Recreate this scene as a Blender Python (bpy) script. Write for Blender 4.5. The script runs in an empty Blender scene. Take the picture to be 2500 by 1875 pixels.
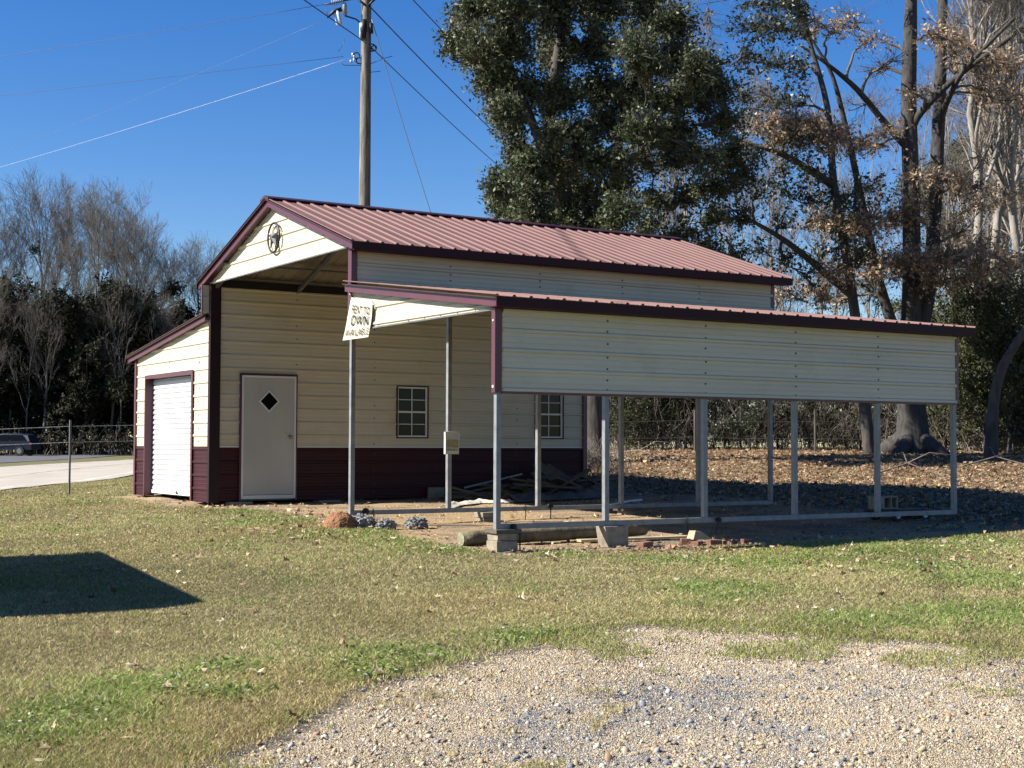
import bpy, math, random
import numpy as np
from mathutils import Vector, Matrix
R = np.random.default_rng(7)
random.seed(7)
SC = bpy.context.scene
COL = SC.collection
# ------------------------------------------------------------------ camera survey
CAM = np.array([17.8536, -8.5545, 0.8946]); YAW, PIT, ROL, FOC = -1.0129, 0.0429, 0.0031, 3498.589
FW = np.array([math.sin(YAW)*math.cos(PIT), math.cos(YAW)*math.cos(PIT), math.sin(PIT)])
_r = np.array([math.cos(YAW), -math.sin(YAW), 0.0]); _u = np.cross(_r, FW)
RT = _r*math.cos(ROL)+_u*math.sin(ROL); UP = -_r*math.sin(ROL)+_u*math.cos(ROL)
K = 2500/2212.0
def at(x, y, dist):
    """surveyed point: sight line measured in the photograph, at a true distance in metres"""
    d = FW + RT*(x*K-1250)/FOC - UP*(y*K-937.5)/FOC
    return CAM + d*dist
# ------------------------------------------------------------------ numpy noise
_perm = np.random.default_rng(3).random((256, 256))
def vnoise(x, y):
    xi = np.floor(x).astype(int); yi = np.floor(y).astype(int); xf = x-xi; yf = y-yi
    xf = xf*xf*(3-2*xf); yf = yf*yf*(3-2*yf)
    g = lambda a, b: _perm[a % 256, b % 256]
    return (g(xi, yi)*(1-xf)+g(xi+1, yi)*xf)*(1-yf)+(g(xi, yi+1)*(1-xf)+g(xi+1, yi+1)*xf)*yf
def fbm(x, y, o=4):
    s = 0; a = .5; t = 0
    for i in range(o):
        s = s+a*vnoise(x*2**i+17.3*i, y*2**i-9.1*i); t += a; a *= .5
    return s/t
# ------------------------------------------------------------------ ground heights (thin plate spline)
GP = np.array([(17.85,-8.5,-.72),(12.2,-5,-.60),(9.4,-1,-.44),(6.0,-4.2,-.46),(1.5,-3.5,-.33),(0,0,-.215),(-5.47,0,-.15),(-9.5,0,-.10),
 (-10.7,-1,-.16),(3.83,0,-.31),(3.83,1.6,-.315),(3.83,6.5,-.22),(5.4,7,-.22),(0,7.6,-.08),(-5.5,7.6,-.03),(-8,9.8,.15),(0,13,.05),(-1.5,17,.18),
 (-16.5,15.5,.66),(-14,20,.70),(-11.8,24,.66),(-9,24,.62),(-17,-1,-.22),(-26,5,-.16),(12,5,-.38),(10,12,-.2),(-3,26,.5),(4,24,.2),
 (-50,10,-.13),(-74,22,-.10),(-95,18,0.0),(-110,20,.1),(-60,40,.3),(-40,60,.8),(-10,70,.9),(40,50,.2),(70,0,-.5),(30,-50,-.9),(-30,-40,-.5),(-120,-30,0),(-140,60,.4),(-25,10,.25),(-22,22,.75)])
def _U(r2): return np.where(r2 > 1e-12, .5*r2*np.log(np.maximum(r2, 1e-12)), 0)
_n = len(GP); _d2 = ((GP[:, None, :2]-GP[None, :, :2])**2).sum(-1)
_A = np.zeros((_n+3, _n+3)); _A[:_n, :_n] = _U(_d2)+np.eye(_n)*.05; _A[:_n, _n] = 1; _A[:_n, _n+1:] = GP[:, :2]; _A[_n:, :_n] = _A[:_n, _n:].T
_w = np.linalg.solve(_A, np.concatenate([GP[:, 2], np.zeros(3)]))
def gz(x, y):
    x = np.asarray(x, float); y = np.asarray(y, float)
    out = np.full(np.broadcast(x, y).shape, _w[_n])+_w[_n+1]*x+_w[_n+2]*y
    for i in range(_n): out = out+_w[i]*_U((x-GP[i, 0])**2+(y-GP[i, 1])**2)
    out = out+.025*(fbm(x*.9, y*.9, 3)-.5)
    d = np.sqrt((x+30)**2+(y-10)**2); t = np.clip((d-100)/80, 0, 1)
    out = np.clip(out, -1.2, 1.3)
    return out*(1-t)+.1*t
def gzf(x, y): return float(gz(np.array([x]), np.array([y]))[0])
def on_ground(x, y):
    p = CAM.copy(); d = at(x, y, 1)-CAM; lo = 3.0
    for i in range(4000):
        q = CAM+d*lo
        if q[2] <= gzf(q[0], q[1]): return q
        lo += .03
    return q
# ------------------------------------------------------------------ mesh helpers
def mesh_np(name, V, F, mats, parent=None, col=None, midx=None, smooth=False):
    """V (n,3); F list of (m,k) index arrays"""
    me = bpy.data.meshes.new(name)
    V = np.ascontiguousarray(V, np.float32); me.vertices.add(len(V)); me.vertices.foreach_set('co', V.ravel())
    F = [f for f in F if len(f)]
    tot = sum(f.size for f in F); nf = sum(len(f) for f in F)
    me.loops.add(tot); me.loops.foreach_set('vertex_index', np.concatenate([f.ravel() for f in F]).astype(np.int32))
    cnt = np.concatenate([np.full(len(f), f.shape[1]) for f in F]); st = np.concatenate([[0], np.cumsum(cnt)[:-1]])
    me.polygons.add(nf); me.polygons.foreach_set('loop_start', st.astype(np.int32))
    if midx is not None: me.polygons.foreach_set('material_index', np.asarray(midx, np.int32))
    if smooth: me.polygons.foreach_set('use_smooth', np.ones(nf, bool))
    if col is not None:
        a = me.color_attributes.new('col', 'FLOAT_COLOR', 'POINT')
        c = np.ones((len(V), 4), np.float32); c[:, :3] = np.clip(np.asarray(col)*ALB, 0, .9); a.data.foreach_set('color', c.ravel())
    me.update(calc_edges=True); me.validate()
    for m in (mats if isinstance(mats, (list, tuple)) else [mats]): me.materials.append(m)
    o = bpy.data.objects.new(name, me); COL.objects.link(o)
    if parent: o.parent = parent
    return o
class MB:
    def __init__(s): s.v = []; s.f = []; s.m = []
    def poly(s, pts, m=0):
        n = len(s.v); s.v += [tuple(p) for p in pts]; s.f.append(tuple(range(n, n+len(pts)))); s.m.append(m)
    def box(s, a, b, m=0, M=None):
        (x0, y0, z0), (x1, y1, z1) = a, b
        P = [(x0,y0,z0),(x1,y0,z0),(x1,y1,z0),(x0,y1,z0),(x0,y0,z1),(x1,y0,z1),(x1,y1,z1),(x0,y1,z1)]
        if M is not None: P = [tuple(M @ Vector(p)) for p in P]
        n = len(s.v); s.v += P
        for q in ((0,3,2,1),(4,5,6,7),(0,1,5,4),(1,2,6,5),(2,3,7,6),(3,0,4,7)): s.f.append(tuple(n+i for i in q)); s.m.append(m)
    def bar(s, p, q, w, h=None, m=0, up=(0,0,1)):
        h = h or w; p = Vector(p); q = Vector(q); d = (q-p).normalized(); u = Vector(up)
        if abs(d.dot(u)) > .98: u = Vector((0,1,0))
        r = d.cross(u).normalized(); u = r.cross(d)
        P = [e+r*a*w/2+u*b*h/2 for e in (p, q) for a, b in ((-1,-1),(1,-1),(1,1),(-1,1))]
        n = len(s.v); s.v += [tuple(x) for x in P]
        for k in ((0,1,2,3),(7,6,5,4),(0,4,5,1),(1,5,6,2),(2,6,7,3),(3,7,4,0)): s.f.append(tuple(n+i for i in k)); s.m.append(m)
    def tube(s, pts, rad, sides=8, m=0, cap=True):
        pts = [Vector(p) for p in pts]; rad = rad if isinstance(rad, (list, tuple)) else [rad]*len(pts); n = len(s.v)
        for i, p in enumerate(pts):
            d = (pts[min(i+1, len(pts)-1)]-pts[max(i-1, 0)]).normalized()
            u = Vector((0,0,1)) if abs(d.z) < .9 else Vector((1,0,0)); r = d.cross(u).normalized(); u = r.cross(d)
            for k in range(sides):
                a = 2*math.pi*k/sides; s.v.append(tuple(p+(r*math.cos(a)+u*math.sin(a))*rad[i]))
        for i in range(len(pts)-1):
            for k in range(sides):
                a = n+i*sides+k; b = n+i*sides+(k+1) % sides; s.f.append((a, b, b+sides, a+sides)); s.m.append(m)
        if cap:
            s.f.append(tuple(n+k for k in range(sides))[::-1]); s.m.append(m)
            e = n+(len(pts)-1)*sides; s.f.append(tuple(e+k for k in range(sides))); s.m.append(m)
    def disc(s, c, nrm, r, t=.004, sides=8, m=0):
        c = Vector(c); s.tube([c, c+Vector(nrm)*t], r, sides, m)
    def build(s, name, mats, parent=None, bevel=0, smooth=False):
        me = bpy.data.meshes.new(name); me.from_pydata(s.v, [], s.f)
        for m in (mats if isinstance(mats, (list, tuple)) else [mats]): me.materials.append(m)
        me.polygons.foreach_set('material_index', s.m)
        if smooth: me.polygons.foreach_set('use_smooth', [True]*len(s.f))
        me.update()
        o = bpy.data.objects.new(name, me); COL.objects.link(o)
        if parent: o.parent = parent
        if bevel:
            b = o.modifiers.new('bevel', 'BEVEL'); b.width = bevel; b.segments = 2; b.limit_method = 'ANGLE'
        return o
def tag(o, label=None, cat=None, group=None, kind=None):
    if label: o['label'] = label
    if cat: o['category'] = cat
    if group: o['group'] = group
    if kind: o['kind'] = kind
    return o
def thing(name, label, cat, loc=(0,0,0), group=None):
    o = bpy.data.objects.new(name, None); COL.objects.link(o); o.location = loc; o.empty_display_size = .1
    return tag(o, label, cat, group)
def reloc(root):
    """children were built in world coordinates: keep them in place under a root that stands at its base"""
    for c in root.children: c.matrix_parent_inverse = Matrix.Translation(root.location).inverted()
    return root
def copy_tree(o, parent=None):
    c = o.copy(); COL.objects.link(c)
    if parent: c.parent = parent
    for ch in o.children: copy_tree(ch, c)
    return c
# ------------------------------------------------------------------ materials
ALB = .82      # base colours were matched one exposure step lower
def newmat(name):
    m = bpy.data.materials.new(name); m.use_nodes = True; nt = m.node_tree; b = nt.nodes['Principled BSDF']; return m, nt, b
def mat(name, c, rough=.5, metal=0, var=.12, scale=6, bump=0, bscale=40, spec=.5, c2=None, stretch=None, back=None, coat=0, dirt=0):
    c = [q*ALB for q in c]; back = [q*ALB for q in back] if back else None
    m, nt, b = newmat(name); N = nt.nodes; L = nt.links
    b.inputs['Roughness'].default_value = rough; b.inputs['Metallic'].default_value = metal
    b.inputs['Specular IOR Level'].default_value = spec; b.inputs['Coat Weight'].default_value = coat
    tc = N.new('ShaderNodeTexCoord'); mp = N.new('ShaderNodeMapping'); L.new(tc.outputs['Object'], mp.inputs[0])
    if stretch: mp.inputs['Scale'].default_value = stretch
    no = N.new('ShaderNodeTexNoise'); no.inputs['Scale'].default_value = scale; no.inputs['Detail'].default_value = 6; L.new(mp.outputs[0], no.inputs[0])
    rp = N.new('ShaderNodeValToRGB'); L.new(no.outputs[0], rp.inputs[0])
    rp.color_ramp.elements[0].position = .3; rp.color_ramp.elements[1].position = .7
    lo = [max(0, x*(1-var)) for x in c]; hi = list(c2) if c2 else [min(1, x*(1+var)) for x in c]
    rp.color_ramp.elements[0].color = (*lo, 1); rp.color_ramp.elements[1].color = (*hi, 1)
    out = rp.outputs[0]
    if dirt:
        n3 = N.new('ShaderNodeTexNoise'); n3.inputs['Scale'].default_value = 1.3; n3.inputs['Detail'].default_value = 9; n3.inputs['Roughness'].default_value = .7; L.new(tc.outputs['Object'], n3.inputs[0])
        m3 = N.new('ShaderNodeMapRange'); m3.inputs[1].default_value = .54; m3.inputs[2].default_value = .80; m3.inputs[4].default_value = dirt; L.new(n3.outputs[0], m3.inputs[0])
        x3 = N.new('ShaderNodeMix'); x3.data_type = 'RGBA'; L.new(m3.outputs[0], x3.inputs[0]); L.new(out, x3.inputs[6]); x3.inputs[7].default_value = (c[0]*.45, c[1]*.36, c[2]*.25, 1); out = x3.outputs[2]
    if back:
        g = N.new('ShaderNodeNewGeometry'); mx = N.new('ShaderNodeMix'); mx.data_type = 'RGBA'
        L.new(g.outputs['Backfacing'], mx.inputs[0]); L.new(out, mx.inputs[6]); mx.inputs[7].default_value = (*back, 1); out = mx.outputs[2]
    L.new(out, b.inputs['Base Color'])
    mr = N.new('ShaderNodeMapRange'); mr.inputs[3].default_value = rough*.85; mr.inputs[4].default_value = min(1, rough*1.15); L.new(no.outputs[0], mr.inputs[0]); L.new(mr.outputs[0], b.inputs['Roughness'])
    if bump:
        n2 = N.new('ShaderNodeTexNoise'); n2.inputs['Scale'].default_value = bscale; n2.inputs['Detail'].default_value = 8; L.new(mp.outputs[0], n2.inputs[0])
        bp = N.new('ShaderNodeBump'); bp.inputs['Strength'].default_value = bump; bp.inputs['Distance'].default_value = .02; L.new(n2.outputs[0], bp.inputs['Height']); L.new(bp.outputs[0], b.inputs['Normal'])
    return m
def attrmat(name, rough=.8, trans=0, spec=.3, bump=0):
    m, nt, b = newmat(name); N = nt.nodes; L = nt.links
    a = N.new('ShaderNodeAttribute'); a.attribute_name = 'col'; L.new(a.outputs['Color'], b.inputs['Base Color'])
    b.inputs['Roughness'].default_value = rough; b.inputs['Specular IOR Level'].default_value = spec
    if trans:
        t = N.new('ShaderNodeBsdfTranslucent'); L.new(a.outputs['Color'], t.inputs[0]); mx = N.new('ShaderNodeMixShader'); mx.inputs[0].default_value = trans
        L.new(b.outputs[0], mx.inputs[1]); L.new(t.outputs[0], mx.inputs[2]); L.new(mx.outputs[0], N['Material Output'].inputs[0])
    return m
def leafmat(name, c1, c2, rough=.4, trans=.25, spec=.5):
    c1 = [q*ALB for q in c1]; c2 = [q*ALB for q in c2]
    m, nt, b = newmat(name); N = nt.nodes; L = nt.links
    g = N.new('ShaderNodeNewGeometry'); rp = N.new('ShaderNodeValToRGB'); L.new(g.outputs['Random Per Island'], rp.inputs[0])
    rp.color_ramp.elements[0].color = (*c1, 1); rp.color_ramp.elements[1].color = (*c2, 1)
    L.new(rp.outputs[0], b.inputs['Base Color']); b.inputs['Roughness'].default_value = rough; b.inputs['Specular IOR Level'].default_value = spec
    t = N.new('ShaderNodeBsdfTranslucent'); L.new(rp.outputs[0], t.inputs[0]); mx = N.new('ShaderNodeMixShader'); mx.inputs[0].default_value = trans
    L.new(b.outputs[0], mx.inputs[1]); L.new(t.outputs[0], mx.inputs[2]); L.new(mx.outputs[0], N['Material Output'].inputs[0])
    return m
BACK = (.30, .26, .18)
CREAM = mat('cream_metal', (.60, .54, .395), .42, var=.07, scale=1.6, stretch=(.4, .4, 3), back=BACK, bump=.12, bscale=2.2, dirt=.35)
MAROON = mat('maroon_metal', (.040, .007, .010), .55, spec=.25, var=.12, scale=2, back=BACK)
DARKT = mat('dark_trim', (.022, .006, .009), .5, spec=.25)
SOFF = mat('maroon_soffit', (.05, .010, .015), .5, var=.1)
FASC = mat('maroon_fascia', (.035, .007, .010), .6, spec=.2, var=.12, scale=3)
ROOFM = mat('roof_metal', (.165, .078, .064), .62, var=.12, scale=1.2, stretch=(1, 2.5, 1), back=(.30, .27, .19))
TRIM = mat('maroon_trim', (.10, .028, .038), .38, var=.10, scale=3)
GALV = mat('galvanised_steel', (.25, .255, .26), .5, metal=.25, var=.22, scale=9)
GALVD = mat('dull_steel', (.19, .19, .19), .55, metal=.5, var=.2, scale=9)
SCREW = mat('screw_head', (.07, .065, .06), .5, metal=.3)
WHITE = mat('white_paint', (.76, .75, .70), .42, var=.05, scale=2)
ROLL = mat('white_curtain', (.60, .61, .62), .4, var=.03, scale=2)
DOORM = mat('door_paint', (.50, .48, .43), .45, var=.08, scale=1.7, stretch=(1, 1, .35))
GLASS = mat('dark_glass', (.006, .007, .007), .12, var=.2, scale=2, spec=.16)
BRASS = mat('worn_brass', (.42, .34, .20), .35, metal=.9)
BLACK = mat('black_steel', (.022, .022, .024), .5, metal=.4)
CONC = mat('concrete', (.29, .25, .18), .9, var=.22, scale=14, bump=.5, bscale=60)
CONCG = mat('grey_concrete', (.22, .215, .205), .95, var=.4, scale=22, bump=1, bscale=50)
BRICK = mat('red_brick', (.21, .10, .068), .9, var=.45, scale=18, bump=.6, bscale=70)
BUFF = mat('buff_block', (.50, .37, .22), .9, var=.15, scale=12, bump=.5, bscale=70)
LUMBER = mat('weathered_lumber', (.12, .095, .065), .85, var=.4, scale=7, stretch=(1, 1, 5), bump=.3)
NEWWOOD = mat('pale_lumber', (.50, .40, .25), .8, var=.2, scale=8)
LOGM = mat('log_bark', (.15, .125, .07), .9, var=.45, scale=7, bump=.7, bscale=26)
POLEM = mat('pole_wood', (.19, .17, .13), .9, var=.6, scale=3.5, stretch=(5, 5, .5), bump=.6, bscale=18)
REDDIRT = mat('red_dirt', (.25, .115, .05), .95, var=.2, scale=14, bump=.8, bscale=45)
TARP = mat('white_sheeting', (.70, .66, .56), .6, var=.15, scale=9)
CLOTH = mat('banner_cloth', (.60, .55, .43), .8, var=.05, scale=3)
PRINT = mat('grey_print', (.03, .028, .025), .7)
PLAST = mat('cloudy_plastic', (.58, .56, .48), .35, var=.08, scale=14)
PAPER = mat('faded_paper', (.33, .29, .17), .8, var=.22, scale=20)
def barkmat(n, c, v=.35, s=9): return mat(n, c, .95, var=v, scale=s, stretch=(1, 1, .3), bump=.8, bscale=14)
BARK_D = barkmat('dark_bark', (.060, .052, .044), .5)
BARK_K = barkmat('oak_bark', (.048, .043, .038), .6, 14)
BARK_M = barkmat('grey_bark', (.15, .13, .105))
BARK_P = barkmat('pale_bark', (.27, .24, .20), .4, 5)
TWIG = mat('twig_bark', (.17, .14, .11), .9)
BARK_FAR = mat('far_bark', (.125, .11, .09), .95, var=.25)
LEAF_G = leafmat('glossy_green_leaf', (.028, .038, .016), (.145, .17, .078), .5, .18, .25)
LEAF_D = leafmat('dark_green_leaf', (.022, .034, .014), (.06, .075, .03), .45, .15)
LEAF_B = leafmat('dead_oak_leaf', (.20, .13, .075), (.60, .44, .28), .65, .3, .3)
LEAF_F = leafmat('woodland_leaf', (.016, .018, .010), (.050, .048, .027), .7, .12, .12)
LEAF_O = leafmat('cedar_leaf', (.04, .05, .018), (.10, .105, .04), .6, .2, .25)
STRAW = leafmat('dry_straw', (.22, .16, .09), (.42, .33, .2), .8, .2, .2)
# ------------------------------------------------------------------ barn
HW, WR, WL, LEN = 5.47, 3.83, 4.05, 7.62
RP = .2286
def profile(z0, z1, off=0.0, big=.019):
    """rows (z, depth) of a ribbed steel sheet between z0 and z1"""
    rows = []
    k0 = int(math.floor((z0-off)/RP))-1; k1 = int(math.ceil((z1-off)/RP))+1
    for k in range(k0, k1+1):
        c = off+k*RP
        rows += [(c-.030, 0), (c-.013, big), (c+.013, big), (c+.030, 0)]
        for m in (RP*.36, RP*.66): rows += [(c+m-.011, 0), (c+m, .0035), (c+m+.011, 0)]
    rows.sort(); out = []
    f = lambda z: float(np.interp(z, [r[0] for r in rows], [r[1] for r in rows]))
    out = [(z0, f(z0))]+[r for r in rows if z0+.001 < r[0] < z1-.001]+[(z1, f(z1))]
    return out
def sheet(mb, fn, z0, z1, bounds, off=0.0, m=0, flip=False):
    rows = profile(z0, z1, off)
    for (za, da), (zb, db) in zip(rows[:-1], rows[1:]):
        a0, a1 = bounds(za); b0, b1 = bounds(zb)
        if a1-a0 < 1e-4 and b1-b0 < 1e-4: continue
        q = [fn(a0, za, da), fn(a1, za, da), fn(b1, zb, db), fn(b0, zb, db)]
        mb.poly(q[::-1] if flip else q, m)
def screws(mb, fn, us, zs, nrm, m=1):
    for u in us:
        for z in zs: mb.disc(fn(u+random.uniform(-.006, .006), z+random.uniform(-.006, .006), .001), nrm, .013, .006, 6, m)
barn = thing('metal_barn', 'cream and maroon metal barn with raised centre roof and open bay on steel posts', 'barn', (-1, 3.8, -.2))
POSTS = [i*1.524 for i in range(6)]
T = .0635; XWH = -HW+.06
# --- frame
for i, y in enumerate(POSTS):
    m = MB(); m.box((WR-T/2, y-T/2, 0.001), (WR+T/2, y+T/2, 2.42)); m.build('post', GALV, barn, .003)
    m = MB(); m.box((-T/2, y-T/2, .001), (T/2, y+T/2, 3.55)); m.build('post', GALV, barn, .003)
for x, nm in ((WR, 'base_rail'), (0, 'base_rail')):
    m = MB(); m.box((x-T/2, -T/2, -T), (x+T/2, LEN+T/2, 0)); m.build(nm, GALV, barn, .003)
m = MB(); m.box((-HW-T, .05, -T), (-HW-.002, LEN, 0)); m.build('base_rail', GALVD, barn)
for y in POSTS:                                   # roof bows
    yy = y+.045 if y < .1 else (y-.05 if y > 7.5 else y)
    m = MB(); m.bar((-.0, yy, 3.565), (-HW/2, yy, 4.56), T); m.bar((-HW/2, yy, 4.56), (-HW, yy, 3.565), T)
    m.build('rafter', GALVD, barn)
    m = MB(); m.bar((.03, yy, 3.02), (WR, yy, 2.475), T); m.build('rafter', GALVD, barn)
for x in (-.0, -HW):
    m = MB(); m.box((x-T/2, .08, 3.52), (x+T/2, LEN-.08, 3.583)); m.build('header_rail', GALVD, barn)
m = MB(); m.box((XWH, .1, 3.57), (XWH+.06, LEN-.08, 3.70)); m.build('header_rail', BLACK, barn)
m = MB()
for t in (.28, .62):
    for s in (0, 1):
        x = -HW/2*t if s == 0 else -HW+HW/2*t; m.box((x-.04, -.1, 3.60+t*1.0-.003), (x+.04, LEN+.1, 3.622+t*1.0))
m.build('purlin', GALVD, barn)
m = MB(); m.box((WR-T/2, .04, 2.42), (WR+T/2, LEN, 2.475)); m.build('header_rail', GALVD, barn)
# --- door wall (faces the open centre), x = -HW+.03
XW = -HW+.032; ZB = -.074
fnA = lambda u, z, d: (XW+d, u, z)
WZ = .862
m = MB(); c = MB()
D0, D1, DT = .478, 1.525, 2.125
W1, W2, Wz0, Wz1 = (3.49, 4.15), (6.50, 7.16), 1.02, 1.985
def seg(mb, u0, u1, z0, z1, mi=0): sheet(mb, fnA, z0, z1, lambda z: (u0, u1), WZ-.04, mi)
for u0, u1 in ((.02, D0), (D1, LEN+.03)): seg(c, u0, u1, ZB, WZ-.012)
seg(m, .02, D0, WZ, 3.755); seg(m, D0, D1, DT, 3.755); seg(m, D1, W1[0], WZ, 3.755)
seg(m, W1[0], W1[1], WZ, Wz0); seg(m, W1[0], W1[1], Wz1, 3.755); seg(m, W1[1], W2[0], WZ, 3.755)
seg(m, W2[0], W2[1], WZ, Wz0); seg(m, W2[0], W2[1], Wz1, 3.755); seg(m, W2[1], LEN+.03, WZ, 3.755)
zr = [WZ+.06+k*RP/2 for k in range(24)]
screws(m, fnA, [p for p in POSTS[1:5]], [z for i, z in enumerate(zr) if i % 3 != 2 and not 0], (1, 0, 0))
m.box((XW+.004, .05, WZ-.014), (XW+.016, D0, WZ+.006), 2); m.box((XW+.004, D1, WZ-.014), (XW+.016, LEN, WZ+.006), 2)
m.build('wall_panel', [CREAM, SCREW, WHITE], barn)
screws(c, fnA, POSTS[1:5], [.06, .18, .32, .44, .6, .74], (1, 0, 0))
c.build('wainscot_panel', [MAROON, SCREW], barn)
# --- walk door
dr = MB(); dr.box((XW+.005, .53, .035), (XW+.045, 1.475, 2.045))
door = dr.build('door', DOORM, barn, .003)
f = MB()
f.box((XW-.02, .505, -.035), (XW+.062, .535, 2.085)); f.box((XW-.02, 1.47, -.035), (XW+.062, 1.50, 2.085)); f.box((XW-.02, .535, 2.048), (XW+.062, 1.47, 2.085)); f.box((XW-.02, .535, -.035), (XW+.075, 1.47, .028))
f.build('door_frame', WHITE, door, .003)
f = MB(); f.box((XW-.01, .475, ZB), (XW+.045, .503, 2.125)); f.box((XW-.01, 1.502, ZB), (XW+.045, 1.53, 2.125)); f.box((XW-.01, .503, 2.088), (XW+.045, 1.502, 2.125)); f.build('door_trim', TRIM, door)
cy, cz = 1.0, 1.645; f = MB()
P = lambda r, x: [(x, cy+r*a, cz+r*b) for a, b in ((0, 1), (-1, 0), (0, -1), (1, 0))]
A, B = P(.192, XW+.058), P(.160, XW+.058); A0, B0 = P(.192, XW+.04), P(.160, XW+.04)
for i in range(4):
    j = (i+1) % 4; f.poly([A[i], A[j], B[j], B[i]]); f.poly([A0[i], A0[j], A[j], A[i]]); f.poly([B[i], B[j], B0[j], B0[i]])
dw = f.build('diamond_window', WHITE, door); f = MB(); f.poly(P(.161, XW+.050)[::-1]); f.build('pane', GLASS, dw)
f = MB(); f.tube([(XW+.045, 1.392, 1.03), (XW+.052, 1.392, 1.03)], .032, 14); f.tube([(XW+.052, 1.392, 1.03), (XW+.075, 1.392, 1.03), (XW+.085, 1.392, 1.03), (XW+.105, 1.392, 1.03), (XW+.115, 1.392, 1.03)], [.012, .012, .027, .030, .016], 14)
f.build('handle', BRASS, door, 0, True)
f = MB(); f.tube([(XW+.045, 1.315, 1.11), (XW+.049, 1.315, 1.11)], .007, 8); f.build('peg_hole', BLACK, door)
# --- sash windows
def sash_window(y0, y1):
    z0, z1 = Wz0, Wz1; x = XW
    w = MB(); t = .022; w.box((x-.03, y0, z0), (x+.03, y0+t, z1)); w.box((x-.03, y1-t, z0), (x+.03, y1, z1)); w.box((x-.03, y0+t, z0), (x+.03, y1-t, z0+t)); w.box((x-.03, y0+t, z1-t), (x+.03, y1-t, z1))
    root = w.build('window', MAROON, barn)
    a0, a1, b0, b1 = y0+t, y1-t, z0+t, z1-t; f = MB(); s = .030
    f.box((x-.025, a0, b0), (x+.018, a0+s*.6, b1)); f.box((x-.025, a1-s, b0), (x+.018, a1, b1)); f.box((x-.025, a0+s*.6, b0), (x+.018, a1-s, b0+s)); f.box((x-.025, a0+s*.6, b1-s), (x+.018, a1-s, b1))
    zm = (b0+b1)/2; f.box((x-.02, a0+s*.6, zm-.017), (x+.014, a1-s, zm+.017)); f.build('frame', WHITE, root, .002)
    f = MB(); ym = (a0+a1)/2-.005; f.box((x-.012, ym-.008, b0+s), (x+.003, ym+.008, zm-.017)); f.box((x-.012, ym-.008, zm+.017), (x+.003, ym+.008, b1-s))
    for za, zb in ((b0+s, zm-.017), (zm+.017, b1-s)):
        zc = (za+zb)/2
        for q0, q1 in ((a0+s*.6, ym-.008), (ym+.008, a1-s)): f.box((x-.012, q0, zc-.007), (x+.003, q1, zc+.007))
    f.build('muntin', WHITE, root)
    f = MB(); f.poly([(x-.016, a0, b0), (x-.016, a1, b0), (x-.016, a1, b1), (x-.016, a0, b1)]); f.build('pane', GLASS, root)
sash_window(*W1); sash_window(*W2)
# --- enclosed left bay
XL = -HW-WL
ztop = lambda x: 3.11-(-(x+HW))*.119
fnF = lambda u, z, d: (u, -.032-d, z)
J0, J1, JT = -8.93, -6.30, 2.165
lz0 = ztop(XL)-.02
m = MB(); c = MB()
def fb(z):
    """horizontal extent of the sloped-top front wall at height z"""
    lo = XL if z <= lz0 else -HW-(3.09-z)/.119
    return max(lo, XL), -HW-.03
sheet(c, fnF, ZB, WZ-.012, lambda z: (XL, J0), WZ-.04); c.build('wainscot_panel', [MAROON, SCREW], barn); c = MB(); sheet(c, fnF, ZB, WZ-.012, lambda z: (J1, -HW-.03), WZ-.04)
sheet(m, fnF, WZ, JT, lambda z: (XL, J0), WZ-.04); sheet(m, fnF, WZ, JT, lambda z: (J1, -HW-.03), WZ-.04)
sheet(m, fnF, JT, 3.08, fb, WZ-.04)
screws(m, fnF, [-6.02, -8.98+.04, -9.4], [.95+k*.2286 for k in range(7)], (0, -1, 0)); screws(m, fnF, [-6.05, -7.6], [2.3, 2.4, 2.53], (0, -1, 0))
m.build('wall_panel', [CREAM, SCREW], barn); c.build('wainscot_panel', [MAROON, SCREW], barn)
m = MB(); c = MB()                                  # outer side and rear of the left bay
fnS = lambda u, z, d: (XL-.03-d, u, z)
sheet(m, fnS, WZ, 2.58, lambda z: (0, LEN), WZ-.04, flip=True); sheet(c, fnS, ZB, WZ, lambda z: (0, LEN), WZ-.04, flip=True)
fnR = lambda u, z, d: (u, LEN+.04+d, z)
sheet(m, fnR, WZ, 3.08, lambda z: fb(z), WZ-.04, flip=True); sheet(c, fnR, ZB, WZ, lambda z: (XL, -HW-.03), WZ-.04, flip=True)
m.build('wall_panel', [CREAM], barn); c.build('wainscot_panel', [MAROON], barn)
# roll-up door
r = MB(); nr = 22; zt, zb = 2.12, .045; pts = []
for k in range(nr):
    z = zb+(zt-zb)*k/nr; h = (zt-zb)/nr
    pts += [(z, .0), (z+h*.10, .016), (z+h*.30, .021), (z+h*.62, .017), (z+h*.80, .0)]
pts.append((zt, 0))
for (za, da), (zc, dc) in zip(pts[:-1], pts[1:]): r.poly([(J0+.03, .10-da, za), (J1-.03, .10-da, za), (J1-.03, .10-dc, zc), (J0+.03, .10-dc, zc)])
rd = r.build('rollup_door', ROLL, barn)
r = MB(); r.box((J0+.03, .065, -.02), (J1-.03, .115, .045)); r.build('bottom_bar', WHITE, rd, .004)
r = MB(); r.bar((-7.45, .052, .02), (-7.33, .052, .02), .018); r.bar((-7.39, .052, .0), (-7.39, .052, .05), .014); r.build('latch', BLACK, rd)
r = MB(); r.box((J0, -.055, ZB), (J0+.035, .13, JT)); r.box((J0-.01, -.068, ZB), (J0+.035, -.0551, JT+.035)); r.box((J1-.045, -.055, ZB), (J1, .2, JT)); r.box((J1-.045, -.068, ZB), (J1+.03, -.0551, JT+.035))
r.box((J0+.036, -.055, JT-.035), (J1-.045, .13, JT)); r.box((J0+.036, -.068, JT-.035), (J1-.045, -.0551, JT+.035))
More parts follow.
